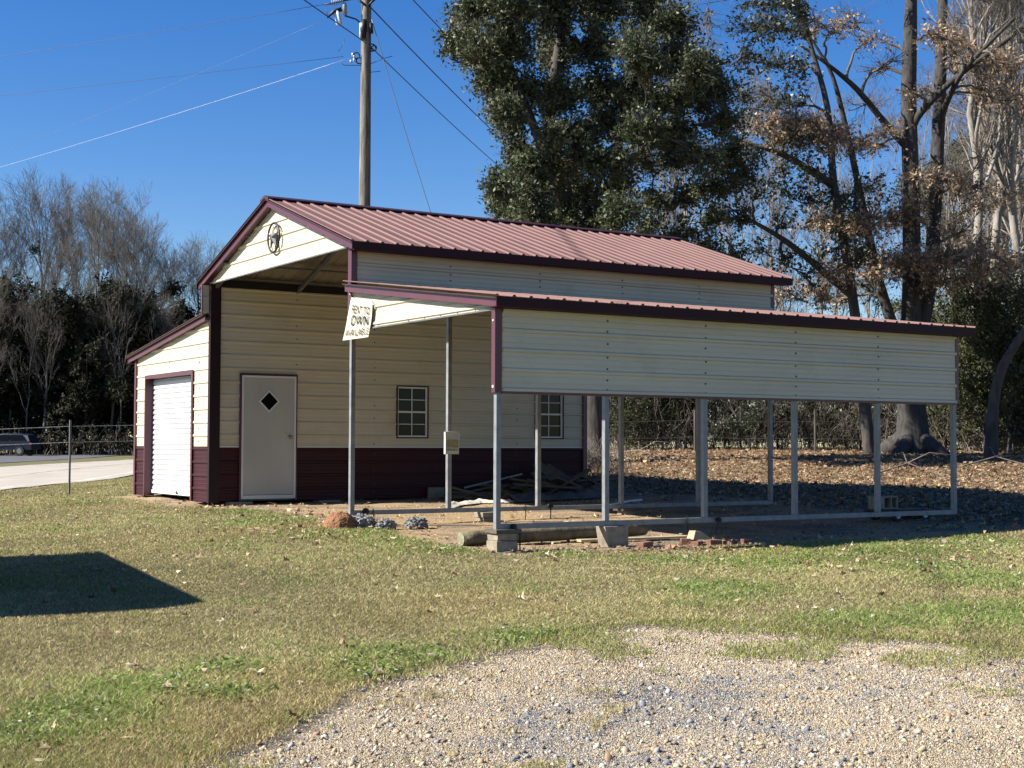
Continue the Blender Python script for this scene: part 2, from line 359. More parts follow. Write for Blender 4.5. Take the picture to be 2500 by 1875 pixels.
for z in (.45, 1.2, 1.9): r.disc((J0+.036, .03, z), (1, 0, 0), .012, .006, 6, 1)
r.build('door_trim', [TRIM, SCREW], rd)
r = MB(); r.box((J0-.1, .21, 1.9), (J1+.1, .55, 2.6)); r.box((J0-.05, .21, -.05), (J1+.05, .23, 2.2)); r.build('coil_housing', BLACK, rd)
# --- corner trims
def trimbar(a, b, mt=TRIM): mm = MB(); mm.box(a, b); return mm.build('corner_trim', mt, barn)
trimbar((-HW-.030, -.066, ZB-.02), (-HW+.064, .12, 3.62), DARKT); trimbar((XL-.06, -.066, ZB), (XL+.03, .03, 2.60))
trimbar((-HW-.03, LEN-.0, ZB), (-HW+.075, LEN+.09, 3.62)); trimbar((XL-.06, LEN, ZB), (XL+.03, LEN+.075, 2.60))
trimbar((-.035, -.062, 2.46), (.072, .028, 3.62)); trimbar((-.035, LEN, 2.5), (.045, LEN+.07, 3.62))
trimbar((WR-.035, -.062, 1.50), (WR+.045, .03, 2.47)); trimbar((WR-.035, LEN+.02, 1.51), (WR+.045, LEN+.075, 2.47))
m = MB(); m.disc((WR+.005, -.062, 1.57), (0, -1, 0), .017, .006, 10); m.build('screw_cap', WHITE, barn); m = MB(); m.disc((WR+.005, -.062, 2.33), (0, -1, 0), .012, .006, 10); m.build('screw_cap', WHITE, barn)
for x, y0, y1, z in ((WR+.012, .03, LEN+.02, 1.50),):
    m = MB(); m.box((x, y0, z-.012), (x+.034, y1, z+.022)); m.build('bottom_trim', TRIM, barn)
# --- upper side walls and the open bay's side panel
fnU = lambda u, z, d: (.036+d, u, z)
m = MB(); sheet(m, fnU, 3.02, 3.70, lambda z: (.045, LEN+.03), 3.16); screws(m, fnU, [p for p in POSTS[:]], [3.25, 3.34, 3.45, 3.57], (1, 0, 0)); m.build('side_panel', [CREAM, SCREW], barn)
fnV = lambda u, z, d: (-HW-.012+d, u, z)
m = MB(); sheet(m, lambda u, z, d: (-HW-.03-d, u, z), 3.0, 3.62, lambda z: (.0, LEN+.03), 3.16, flip=True); sheet(m, lambda u, z, d: (-HW-.02+d*.4, u, z), 3.13, 3.60, lambda z: (-.185, -.066), 3.16); m.build('side_panel', [CREAM], barn)
m = MB(); m.box((-HW-.045, -.20, 3.12), (-HW-.0, -.186, 3.62)); m.build('corner_trim', TRIM, barn)
fnC = lambda u, z, d: (WR+.034+d, u, z)
m = MB(); sheet(m, fnC, 1.515, 2.475, lambda z: (.045, LEN+.03), 1.765); screws(m, fnC, [p for p in POSTS[1:5]], [1.56, 1.68, 1.81, 1.95, 2.12, 2.26, 2.40], (1, 0, 0)); m.build('side_panel', [CREAM, SCREW], barn)
# --- gables
EZ, PK = 3.66, 4.68; SL = (PK-EZ)/(HW/2+.34)
def gb(z):
    h = (4.64-z)/SL; return (-HW/2-min(h, HW/2), -HW/2+min(h, HW/2))
def gable(y, sgn, name):
    mm = MB(); fn = lambda u, z, d: (u, y-sgn*d, z)
    sheet(mm, fn, 3.632, 4.64, gb, 3.87, flip=sgn < 0)
    screws(mm, fn, [-HW+.2+k*.55 for k in range(10)], [3.655], (0, -sgn, 0)); mm.disc((-HW/2-.06, y-sgn*.004, 4.48), (0, -sgn, 0), .008); mm.disc((-HW/2+.06, y-sgn*.004, 4.48), (0, -sgn, 0), .008)
    mm.build(name, [CREAM, SCREW], barn)
    mm = MB(); mm.box((-HW+.04, min(y, y-sgn*.03), 3.615), (-.036, max(y, y-sgn*.03), 3.634)); mm.build('bottom_trim', GALVD, barn)
    mm = MB(); z2 = lambda x: 3.10-x*.134
    fn2 = lambda u, z, d: (u, y-sgn*d, z)
    sheet(mm, fn2, 2.466, 3.07, lambda z: (.045, max(.045, min(WR-.05, (3.07-z)/.134-.05))), 2.74, flip=sgn < 0)
    screws(mm, fn2, [.45+k*.42 for k in range(8)], [2.492], (0, -sgn, 0)); mm.build(name, [CREAM, SCREW], barn)
    mm = MB(); mm.box((.046, min(y+sgn*.02, y-sgn*.022), 2.448), (WR-.036, max(y+sgn*.02, y-sgn*.022), 2.468)); mm.build('bottom_trim', GALVD, barn)
gable(-.034, 1, 'gable_panel'); gable(LEN+.036, -1, 'gable_panel')
# --- roofs
def ribbed_roof(x0, z0, x1, z1, ya, yb, name):
    mm = MB(); n = Vector((-(z1-z0), 0, (x1-x0)))
    if n.z < 0: n = -n
    n.normalize(); rows = profile(ya, yb, ya+.02, .021)
    for (y0, d0), (y1, d1) in zip(rows[:-1], rows[1:]):
        q = [(x0+n.x*d0, y0, z0+n.z*d0), (x1+n.x*d0, y0, z1+n.z*d0), (x1+n.x*d1, y1, z1+n.z*d1), (x0+n.x*d1, y1, z0+n.z*d1)]
        if x1 < x0: q = q[::-1]
        mm.poly(q)
    for k in range(int((yb-ya)/RP)):
        for t in (.06, .36, .66, .95):
            if k % 2: continue
            y = ya+.02+k*RP+.06; p = Vector((x0+(x1-x0)*t, y, z0+(z1-z0)*t)); mm.disc(p, n, .009, .006, 6, 1)
    return mm.build(name, [ROOFM, SCREW], barn)
YA, YB = -.20, 7.86
ribbed_roof(-HW/2, PK, .34, EZ, YA, YB, 'roof_panel'); ribbed_roof(-HW/2, PK, -HW-.34, EZ, YA, YB, 'roof_panel')
ribbed_roof(.02, 3.13, WR+.235, 2.590, -.17, 7.86, 'roof_panel'); ribbed_roof(-HW-.03, 3.12, XL-.36, 2.585, -.17, 7.86, 'roof_panel')
m = MB(); h = .021
for s in (1, -1):
    for y0, y1 in ((YA-.01, YB+.01),):
        a = (-HW/2, PK+.045); b = (-HW/2+s*.16, PK+.045-.16*SL)
        m.poly([(a[0], y0, a[1]), (b[0], y0, b[1]), (b[0], y1, b[1]), (a[0], y1, a[1])][::(1 if s > 0 else -1)])
        m.poly([(b[0], y0, b[1]), (b[0]+s*.004, y0, b[1]-.016), (b[0]+s*.004, y1, b[1]-.016), (b[0], y1, b[1])][::(1 if s > 0 else -1)])
    m.poly([(-HW/2, YA-.01, PK+.045), (-HW/2+s*.16, YA-.01, PK+.045-.16*SL), (-HW/2+s*.16, YA-.01, PK-.16*SL), (-HW/2, YA-.01, PK)])
m.build('ridge_cap', SOFF, barn)
def rake(x0, z0, x1, z1, y, drop=.10, sgn=1):
    mm = MB(); t = .012
    P = [(x0, y, z0), (x1, y, z1), (x1, y, z1-drop), (x0, y, z0-drop)]; Q = [(a, y+sgn*t, b) for a, _, b in P]
    mm.poly(P if sgn*(x1-x0) < 0 else P[::-1]); mm.poly(Q)
    for i in range(4): mm.poly([P[i], P[(i+1) % 4], Q[(i+1) % 4], Q[i]])
    mm.build('rake_trim', TRIM, barn)
    mm = MB(); ys = sorted((y+sgn*t, y+sgn*.12)); mm.poly([(x0, ys[0], z0-drop+.012), (x1, ys[0], z1-drop+.012), (x1, ys[1], z1-drop+.012), (x0, ys[1], z0-drop+.012)])
    ov = .04; ys = sorted((y, y-sgn*ov)); q = [(x0, ys[0], z0+.003), (x1, ys[0], z1+.003), (x1, ys[1], z1+.003), (x0, ys[1], z0+.003)]; mm.poly(q); mm.poly([(x0, y-sgn*ov, z0+.003), (x1, y-sgn*ov, z1+.003), (x1, y-sgn*ov, z1-.012), (x0, y-sgn*ov, z0-.012)]); mm.build('soffit', SOFF, barn)
for y, s in ((YA+.045, 1), (YB-.045, -1)):
    rake(-HW/2, PK-.012, .33, EZ-.012, y, .11, s); rake(-HW/2, PK-.012, -HW-.33, EZ-.012, y, .11, s)
for y, s in ((-.125, 1), (7.805, -1)):
    rake(.0, 3.105, WR+.215, 2.572, y, .105, s); rake(-HW-.05, 3.10, XL-.33, 2.57, y, .10, s)
def fascia(x, z, y0, y1, drop, s=1):
    mm = MB(); mm.box((min(x, x+s*.012), y0, z-drop), (max(x, x+s*.012), y1, z)); mm.box((min(x, x-s*.20), y0+.02, z-drop), (max(x, x-s*.20), y1-.02, z-drop+.010)); mm.build('fascia', FASC, barn)
fascia(.325, EZ-.003, YA+.02, YB-.03, .105); fascia(WR+.22, 2.585, -.158, 7.84, .115)
fascia(-HW-.325, EZ-.003, YA+.02, YB-.03, .105, -1); fascia(XL-.345, 2.58, -.158, 7.84, .11, -1)
reloc(barn)
# ------------------------------------------------------------------ star ornament on the gable
st = thing('star_ornament', 'round dark metal star hanging on the cream front gable', 'wall ornament', (-2.63, -.06, 3.84))
m = MB(); cx, czz = -2.64, 4.07; n = 40
m.tube([(cx+.225*math.cos(2*math.pi*k/n), -.085, czz+.225*math.sin(2*math.pi*k/n)) for k in range(n+1)], .016, 6, cap=False)
m.tube([(cx+.19*math.cos(a), -.10, czz+.19*math.sin(a)) for a in [math.radians(-60+q*5) for q in range(25)]], .006, 5); m.build('ring', BLACK, st, 0, True)
m = MB(); tip = (cx, -.135, czz)
PT = [(cx+(.205 if k % 2 == 0 else .082)*math.sin(math.pi*k/5), -.09, czz+(.205 if k % 2 == 0 else .082)*math.cos(math.pi*k/5)) for k in range(10)]
for k in range(10): m.poly([tip, PT[(k+1) % 10], PT[k]]); m.poly([(cx, -.085, czz), PT[k], PT[(k+1) % 10]])
m.build('star', mat('star_steel', (.05, .05, .052), .5, metal=.2), st)
m = MB(); m.bar((cx, -.035, czz+.2), (cx, -.09, czz+.22), .012); m.build('hook', BLACK, st); reloc(st)
# ------------------------------------------------------------------ lettering helper
def text_mesh(body, size, bold=0.0):
    cu = bpy.data.curves.new('lettering', 'FONT'); cu.body = body; cu.size = size; cu.align_x = 'CENTER'; cu.offset = bold; cu.space_character = 1.18
    o = bpy.data.objects.new('lettering', cu); COL.objects.link(o); bpy.context.view_layer.update()
    me = bpy.data.meshes.new_from_object(o.evaluated_get(bpy.context.evaluated_depsgraph_get())); bpy.data.objects.remove(o)
    v = np.array([q.co[:] for q in me.vertices]); f = [tuple(p.vertices) for p in me.polygons]; return v, f
def put_text(lines, fn, name, mt, parent):
    V = []; F = []
    for body, s0, t0, w, h, bold in lines:
        v, f = text_mesh(body, 1.0, bold)
        lo = v.min(0); hi = v.max(0); q = (v-lo)/(hi-lo+1e-9)
        n = len(V); V += [fn(s0+(a[0]-.5)*w, t0-(a[1]-.5)*h) for a in q]; F += [tuple(n+i for i in p) for p in f]
    me = bpy.data.meshes.new(name); me.from_pydata(V, [], F); me.materials.append(mt); o = bpy.data.objects.new(name, me); COL.objects.link(o); o.parent = parent; return o
# banner
bn = thing('banner', 'cream cloth banner reading RENT TO OWN AVAILABLE tied to the front centre post', 'banner', (.1, -.08, 2.3))
TL, TR, BR, BL = (np.array(p) for p in ((.125, 2.915), (.775, 2.80), (.66, 2.335), (-.005, 2.325)))
def cloth(s, t, e=0.0):
    p = (TL*(1-s)+TR*s)*(1-t)+(BL*(1-s)+BR*s)*t
    y = -.085-.012*math.sin(s*3.1)-.035*t*(1-s)**2*2-.004*math.sin(s*9+t*5)-e
    return (p[0]+.02*math.sin(t*3), y, p[1]-.008*math.sin(s*3.14)*(1-t))
m = MB(); NS, NT = 24, 20
for i in range(NS):
    for j in range(NT): m.poly([cloth(i/NS, j/NT), cloth(i/NS, (j+1)/NT), cloth((i+1)/NS, (j+1)/NT), cloth((i+1)/NS, j/NT)])
m.build('cloth', CLOTH, bn, 0, True)
put_text([('RENT TO', .55, .26, .76, .21, .012), ('OWN', .55, .53, .72, .26, .014), ('AVAILABLE', .52, .83, .92, .18, .008)], lambda s, t: cloth(s, t, .014), 'lettering', PRINT, bn)
m = MB(); m.tube([(.10, -.09, 2.95), (.06, -.075, 2.985), (.03, -.07, 3.0)], .012, 6); m.tube([(.02, -.08, 2.64), (.0, -.075, 2.65), (-.02, -.07, 2.64)], .010, 6); m.tube([(.77, -.09, 2.80), (.785, -.06, 2.76), (.79, -.05, 2.70)], .008, 6); m.build('tie_cord', WHITE, bn); reloc(bn)
# info box
ib = thing('brochure_box', 'cloudy white plastic brochure box reading INFO BOX fixed to a steel post', 'brochure box', (.06, 1.53, .77))
m = MB(); y0, y1 = 1.425, 1.655
def bx(y, z, x): return (x, y, z)
m.box((.034, y0, .77), (.085, y1-.01, .778)); m.box((.034, y0, .778), (.085, y0+.006, 1.085)); m.box((.034, y1-.016, .778), (.085, y1-.01, 1.06)); m.box((.034, y0+.006, .778), (.038, y1-.016, 1.09)); m.box((.081, y0+.006, .778), (.085, y1-.016, .995)); m.build('case', PLAST, ib, .002)
m = MB(); m.poly([(.088, y0-.004, 1.09), (.092, y0-.004, .985), (.096, y1+.008, .975), (.088, y1-.006, 1.082)][::-1]); m.poly([(.030, y0-.004, 1.095), (.088, y0-.004, 1.09), (.088, y1-.006, 1.082), (.030, y1-.006, 1.09)]); m.build('lid', mat('clear_plastic', (.5, .49, .44), .25), ib)
m = MB(); m.box((.087, y0+.014, .862), (.0885, y1-.024, .978)); m.build('brochure', PAPER, ib)
put_text([('INFO\u2022BOX', .5, .5, 1, 1, .02)], lambda s, t: (.0875, y0+.014+s*.185, 0.850-t*.036), 'lettering', BLACK, ib); reloc(ib)
# ------------------------------------------------------------------ blocks, bricks, anchors, log, debris
def rough_box(a, b, M=None, seed=0, k=.006):
    mm = MB(); mm.box(a, b, 0, M); rr = random.Random(seed)
    mm.v = [(x+rr.uniform(-k, k), y+rr.uniform(-k, k), z+rr.uniform(-k, k)) for x, y, z in mm.v]; return mm
def block(name, label, cat, a, b, mt=CONC, rot=0, seed=0, group=None, k=.006, parts=None):
    c = [(a[i]+b[i])/2 for i in range(3)]
    M = Matrix.Translation(c) @ Matrix.Rotation(rot, 4, 'Z') @ Matrix.Translation([-q for q in c])
    o = rough_box(a, b, M, seed, k).build(name, mt, None, .006); return tag(o, label, cat, group)
g0 = gzf(3.85, .1)
block('concrete_block', 'lowest pale concrete block under the corner of the bare steel frame', 'concrete block', (3.70, -.06, g0-.03), (3.93, .22, g0+.115), seed=1)
block('concrete_block', 'upper pale concrete block under the wood shim at the frame corner', 'concrete block', (3.69, -.05, g0+.118), (3.92, .215, -.108), seed=2)
block('wood_shim', 'flat wooden shim between corner blocks and steel base rail', 'shim', (3.67, -.075, -.105), (3.94, .27, -.066), LUMBER, seed=3)
g1 = gzf(3.8, 1.6)
m = MB()
for i in range(4): pass
P8 = [(3.74, 1.49, g1-.03), (3.93, 1.52, g1-.03), (3.93, 1.79, g1-.03), (3.74, 1.76, g1-.03), (3.74, 1.44, -.067), (3.92, 1.45, -.067), (3.92, 1.80, -.067), (3.74, 1.79, -.067)]
m.v = P8; m.f = [(0,3,2,1),(4,5,6,7),(0,1,5,4),(1,2,6,5),(2,3,7,6),(3,0,4,7)]; m.m = [0]*6
tag(m.build('concrete_block', CONC, None, .008), 'tall tapered concrete block standing under the outer base rail beside the log', 'concrete block')
gB = gzf(0, 2.2)
block('concrete_block', 'upper of two stacked blocks under the middle base rail', 'concrete block', (-.12, 2.02, -.15), (.13, 2.30, -.067), seed=5)
block('concrete_block', 'lower of two stacked blocks under the middle base rail', 'concrete block', (-.11, 2.04, gB-.02), (.12, 2.29, -.153), seed=6)
gB = gzf(0, 4.7)
block('wood_shim', 'short wood shim on small block pile in the shaded middle bay', 'shim', (-.14, 4.52, -.103), (.13, 4.90, -.067), LUMBER, seed=7)
block('concrete_block', 'small concrete block under the wood shim in the middle bay', 'concrete block', (-.11, 4.57, gB-.02), (.10, 4.84, -.106), seed=8)
for i, (y, lab) in enumerate(((.30, 'pale block under the maroon wall left of the white door'), (1.95, 'grey block under the maroon wall right of the white door'), (4.15, 'dim grey block beside the plank pile at the barn wall'))):
    g = gzf(-HW, y); block('concrete_block', lab, 'concrete block', (-HW-.12, y, g-.02), (-HW+.14, y+(.40 if i < 2 else .3), -.078 if i < 2 else .12), seed=20+i)
def lump(name, label, cat, c, r, mt, seed, sq=(1, 1, .6), sub=3, amp=.28, fr=5.0, group=None):
    import bmesh
    bm = bmesh.new(); bmesh.ops.create_icosphere(bm, subdivisions=sub, radius=1)
    from mathutils import noise
    for v in bm.verts:
        d = 1+amp*(noise.fractal(v.co*fr/3+Vector((seed*7.1, 0, 0)), 1, 2, 4))+amp*.5*noise.noise(v.co*fr+Vector((seed, 3, 1)))
        v.co = Vector((v.co.x*sq[0], v.co.y*sq[1], v.co.z*sq[2]))*r*d
    me = bpy.data.meshes.new(name); bm.to_mesh(me); bm.free(); me.materials.append(mt)
    o = bpy.data.objects.new(name, me); COL.objects.link(o); o.location = c; return tag(o, label, cat, group)
gA = gzf(0, 0)
lump('concrete_footing', 'rounded concrete lump under the front centre post', 'footing', (.01, .09, -.15), .15, CONC, 2, (.8, 1.05, .58), amp=.1)
o = lump('dirt_mound', 'small pile of red dirt against the front centre post', 'dirt pile', (.24, -.28, gzf(.28, -.34)+.0), .25, REDDIRT, 5, (.95, .9, .95), sub=5, amp=.06, fr=9)
for i, (x, y, r, lab) in enumerate(((.32, .02, .155, 'largest crumbly grey concrete lump beside the red dirt pile'), (.62, .22, .12, 'middle crumbly grey concrete lump half buried in weeds'), (.72, .62, .135, 'crumbly grey concrete lump farthest from the red dirt pile'))):
    lump('concrete_lump', lab, 'concrete lump', (x, y, gzf(x, y)+r*.42), r, CONCG, 11+i, (.9, 1.15, .75), sub=4, amp=.34, fr=9)
def anchor(x, y, ztop_, tilt, lab, r=.05, rod=.008, drop=None):
    t = thing('ground_anchor', lab, 'ground anchor', (x, y, gzf(x, y)))
    mm = MB(); g = gzf(x, y)-.03; mm.tube([(x, y, ztop_), (x+tilt*.3, y+tilt, g)], rod, 6); mm.build('rod', BLACK, t)
    if r:
        mm = MB(); mm.tube([(x-.012, y, ztop_), (x+.03, y, ztop_)], r, 14); mm.tube([(x+.03, y, ztop_), (x+.042, y, ztop_)], r*.45, 8); mm.build('anchor_head', BLACK, t)
    return reloc(t)
anchor(WR+.05, .19, -.032, .03, 'black round anchor head on the outer rail near the corner post', .03)
anchor(WR+.05, .28, -.066, .0, 'bare dark anchor rod hanging below the rail beside corner blocks', 0, .010)
anchor(WR+.05, 2.74, .03, .0, 'tan rusty anchor rod standing behind the loose bricks', 0, .009)
anchor(WR+.05, 3.23, -.032, -.06, 'black round anchor head on the outer rail above the loose bricks', .034)
anchor(.05, .19, -.01, .05, 'black bulb headed anchor leaning beside the front centre post', .042, .010)
anchor(.05, .31, .015, .02, 'thin black anchor rod beside the bulb headed anchor', 0, .009)
anchor(.05, 3.24, .0, 0, 'ring headed anchor rod on the middle base rail', .032, .010)
anchor(.05, 2.80, .02, 0, 'thin anchor rod left of the ring headed anchor', 0, .008)
# log
lg = thing('log', 'long weathered round log lying under the outer base rail', 'log', (3.15, 1.3, -.27))
m = MB(); pts = []; rad = []
for k in range(15):
    t = k/14; x = 3.22-.22*t; y = -.12+2.85*t; pts.append((x, y, gzf(3.1, 1.3)+.095+.03*t)); rad.append(.088+.004*math.sin(k*2.1))
m.tube(pts, rad, 16); m.build('trunk', LOGM, lg, 0, True)
m = MB(); m.disc(pts[0], (0, -1, 0), .082, .006, 16); m.disc(pts[-1], (0, 1, 0), .082, .006, 16); m.build('cut_end', mat('cut_wood', (.22, .22, .13), .9, var=.4, scale=30), lg); reloc(lg)
# bricks
BRK = [((4.17, 1.86), .25, 'orange brown brick nearest the tapered block, alone on the grass edge', .20, .075, BRICK), ((4.28, 2.2), .1, 'half buried red brick between two brick groups', .2, .045, BRICK),
 ((4.05, 2.62), -.5, 'red brick lying behind the brick pair under the buff block', .2, .07, BRICK), ((4.33, 2.52), .55, 'left red brick of the touching pair in front of the buff block', .2, .065, BRICK),
 ((4.36, 2.76), .05, 'right red brick of the touching pair in front of the buff block', .19, .07, BRICK), ((4.36, 3.02), .2, 'thin sunken brick among dead leaves', .17, .04, BRICK), ((4.38, 3.26), -.1, 'small red brick farthest from the log at the shadow edge', .12, .05, BRICK)]
for i, ((x, y), ro, lab, w, h, mt) in enumerate(BRK):
    g = gzf(x, y); block('brick', lab, 'brick', (x-.05, y-w/2, g-.01), (x+.05, y+w/2, g+h), mt, ro, 40+i)
m = MB(); g = gzf(4.1, 2.75)+.06
m.v = [(4.0, 2.62, g), (4.16, 2.60, g), (4.17, 2.90, g-.005), (4.02, 2.92, g-.005), (4.03, 2.64, g+.105), (4.13, 2.66, g+.11), (4.14, 2.75, g+.09), (4.04, 2.74, g+.085)]
m.f = [(0,3,2,1),(4,5,6,7),(0,1,5,4),(1,2,6,5),(2,3,7,6),(3,0,4,7)]; m.m = [0]*6
tag(m.build('stone_block', BUFF, None, .006), 'buff wedge shaped block resting on the red bricks', 'stone block')
m = MB(); g = gzf(3.6, 2.4); m.bar((3.3, 1.5, g+.03), (3.55, 3.1, g+.045), .14, .03); tag(m.build('wood_plank', NEWWOOD), 'pale plank lying on the ground behind the bricks', 'plank')
# cart with block
ct = thing('equipment_cart', 'low black four wheeled cart under the far end of the outer rail', 'cart', (3.0, 7.5, -.25)); g = gzf(3.2, 7.3)
m = MB(); m.box((2.75, 6.95, g+.13), (3.25, 7.95, g+.165)); m.box((2.75, 6.95, g+.10), (2.79, 7.95, g+.13)); m.box((3.21, 6.95, g+.10), (3.25, 7.95, g+.13)); m.build('deck', BLACK, ct)
for x in (2.82, 3.24):
    for y in (7.1, 7.66):
        w = MB(); w.tube([(x-.03, y, g+.085), (x+.03, y, g+.085)], .085, 18); wo = w.build('wheel', mat('tyre_rubber', (.03, .03, .03), .8), ct)
        w = MB(); w.tube([(x-.032, y, g+.085), (x+.034, y, g+.085)], .045, 14); w.tube([(x+.034, y, g+.085), (x+.037, y, g+.085)], .014, 8, 1); w.build('rim', [WHITE, BLACK], wo)
reloc(ct)
cb = MB(); a, b = 2.88, 3.08; y0, z0, z1 = 6.90, g+.168, g+.168+.19
cb.box((a, y0, z0), (b, y0+.13, z1)); cb.box((a, y0+.13, z0), (b, y0+.4, z0+.025)); cb.box((a, y0+.13, z1-.025), (b, y0+.4, z1)); cb.box((a, y0+.25, z0+.025), (b, y0+.28, z1-.025)); cb.box((a, y0+.37, z0+.025), (b, y0+.4, z1-.025)); cb.box((a, y0+.13, z0+.025), (a+.02, y0+.37, z1-.025))
tag(cb.build('hollow_block', CONC, None, .006), 'grey hollow concrete block with two open cells sitting on the cart', 'hollow block')
# plank pile, each plank a thing
rr = random.Random(4); npl = 0
zones = [((-5.0, 4.45), (-4.4, 5.3), 9, .13), ((-5.05, 5.3), (-4.3, 6.5), 15, .28), ((-5.05, 6.5), (-4.3, 7.5), 11, .34)]
for (xa, ya), (xb, yb), nn, hh in zones:
    for k in range(nn):
        x = rr.uniform(xa, xb); y = rr.uniform(ya, yb); L = rr.uniform(.35, 1.5); an = rr.gauss(1.45, .45); tl = rr.gauss(0, .22); t = (k+.5)/nn
        z = gzf(x, y)+.03+hh*t*(.5+.5*(1-abs(y-(ya+yb)/2)/(yb-ya)))
        d = Vector((math.cos(an)*math.cos(tl), math.sin(an)*math.cos(tl), math.sin(tl)))*L/2; p = Vector((x, y, max(z, gzf(x, y)+.03+abs(d.z))))
        mm = MB(); mm.bar(p-d, p+d, rr.choice((.09, .14, .14, .19)), .036, 0, (rr.gauss(0, .15), 0, 1))
        tag(mm.build('wood_plank', LUMBER), 'weathered board tossed in the dark plank pile against the maroon wall', 'plank', 'boards of the plank pile by the wall'); npl += 1
for p, q, w, lab in (((-5.15, 6.35, .56), (-4.65, 6.72, .10), .2, 'broad board leaning against the wall beside a middle bay post'), ((-5.2, 6.62, .52), (-4.8, 6.95, .2), .12, 'narrow board leaning right of the broad leaning board'), ((-5.0, 6.2, .40), (-4.7, 6.35, .05), .16, 'dark board leaning left of the broad leaning board')):
    m = MB(); m.bar(p, q, w, .03, 0, (1, 0, .5)); tag(m.build('wood_plank', LUMBER), lab, 'plank')
m = MB(); m.bar((-4.9, 4.62, .12), (-4.95, 5.9, .36), .03); tag(m.build('metal_strip', GALV), 'thin light metal strip lying up across the plank pile', 'metal strip')
m = MB(); m.tube([(-1.2, 5.0, gzf(-1.2, 5)+.03), (-1.9, 6.1, gzf(-1.9, 6)+.05), (-2.1, 6.55, gzf(-2.1, 6.55)+.05)], .022, 8); tag(m.build('plastic_pipe', WHITE), 'white plastic pipe lying on dark ground in the middle bay', 'pipe')
# crumpled sheeting
def strip(name, pts, w, mt, lab, cat, amp=.03):
    n = 60; P = np.array(pts, float); tt = np.linspace(0, len(P)-1, n); X = np.interp(tt, range(len(P)), P[:, 0]); Y = np.interp(tt, range(len(P)), P[:, 1])
    V = []; F = []; mm = 9; rg = np.random.default_rng(len(pts)*7+n)
    for i in range(n):
        for j in range(mm):
            s = (j/(mm-1)-.5)*w; x = X[i]+s*.9; y = Y[i]+s*.35; V.append((x, y, gzf(x, y)+.02+amp*(1-abs(2*j/(mm-1)-1))*(.2+1.6*float(fbm(np.array(i*.23+3), np.array(j*.37+3), 3)))+.018*float(fbm(np.array(i*.9), np.array(j*1.1), 3))))
    F = np.array([(i*mm+j, (i+1)*mm+j, (i+1)*mm+j+1, i*mm+j+1) for i in range(n-1) for j in range(mm-1)])
    return tag(mesh_np(name, np.array(V), [F], mt, smooth=False), lab, cat)
strip('plastic_sheeting', [(-2.3, 2.75), (-3.1, 3.4), (-3.5, 4.1), (-3.3, 4.6)], .30, TARP, 'crumpled white sheeting in the sunny strip behind the middle posts', 'plastic sheeting', .045)
strip('old_tarp', [(-3.4, 4.6), (-3.5, 5.4), (-3.6, 6.4), (-3.8, 7.3)], .5, mat('grey_tarp', (.10, .09, .085), .8, var=.5, scale=5), 'crumpled grey tarp trailing along the dark plank pile', 'tarp', .12)
# ------------------------------------------------------------------ ground
def cover(x, y):
    """weights of gravel, dirt, litter, green from world position"""
    w = (fbm(x*.55+3, y*.55, 4)-.5); w2 = fbm(x*1.9, y*1.9, 3)-.5
    return w, w2
GE = [on_ground(*q)[:2] for q in ((300, 1700), (400, 1650), (600, 1562), (740, 1490), (950, 1437), (1100, 1398), (1300, 1352), (1500, 1342), (1800, 1375), (2212, 1400), (2500, 1400))]
GE = np.array(GE)
GPOLY = np.concatenate([[(16, -14), (14, -9)], GE, [(20, 3), (24, -8)]])
def inpoly(x, y, P):
    c = np.zeros(np.broadcast(x, y).shape, bool)
    for i in range(len(P)):
        x0, y0 = P[i]; x1, y1 = P[(i+1) % len(P)]
        k = ((y0 > y) != (y1 > y)) & (x < (x1-x0)*(y-y0)/(y1-y0+1e-12)+x0); c ^= k
    return c
def sdist(x, y, P):
    d = np.full(np.broadcast(x, y).shape, 1e9)
    for i in range(len(P)):
        a = P[i]; b = P[(i+1) % len(P)]; ab = b-a; t = np.clip(((x-a[0])*ab[0]+(y-a[1])*ab[1])/(ab@ab), 0, 1)
        d = np.minimum(d, np.hypot(x-a[0]-ab[0]*t, y-a[1]-ab[1]*t))
    return np.where(inpoly(x, y, P), d, -d)
def m_gravel(x, y): return np.clip((sdist(x, y, GPOLY)+.35*(fbm(x*1.1, y*1.1, 4)-.5))/.22+.5, 0, 1)
DP = np.array([(-9.9, -.45), (-6, -.5), (-4.2, .1), (-1.6, .15), (-.2, -.35), (.8, .25), (1.9, -.25), (3.2, -.25), (4.35, -.3), (4.45, 3.3), (5.0, 6.5), (4.8, 9.5), (-5, 9.2), (-10.5, 9.0), (-10.3, 3)])
def m_dirt(x, y): return np.clip((sdist(x, y, DP)+.5*(fbm(x*1.5+9, y*1.5, 4)-.5))/.35+.5, 0, 1)
LP = np.array([(-9.5, 8.8), (-3, 8.6), (2, 8.2), (4.8, 7.6), (6.5, 10), (9, 14), (14, 24), (0, 60), (-60, 70), (-60, 25), (-22, 12), (-13, 9.5)])
def m_leaf(x, y): return np.clip((sdist(x, y, LP)+1.6*(fbm(x*.7+5, y*.7, 4)-.5))/1.4+.5, 0, 1)
GREEN = [(q, r) for q, r in [(on_ground(*p)[:2], r) for p, r in (((620, 1125), .9), ((740, 1152), .8), ((860, 1172), .6), ((980, 1186), .6), ((560, 1105), .9), ((60, 1580), .45), ((180, 1535), .38), ((330, 1480), .35), ((500, 1497), .22), ((860, 1415), .45), ((1170, 1378), .45), ((1650, 1215), .7), ((1800, 1205), .8), ((1950, 1190), .8), ((2100, 1175), .8), ((1560, 1272), .6), ((2000, 1225), .7), ((2120, 1255), .6), ((2180, 1330), .8), ((1850, 1345), .5), ((1450, 1210), .5), ((1200, 1195), .5), ((480, 1440), .3), ((820, 1455), .35))]]
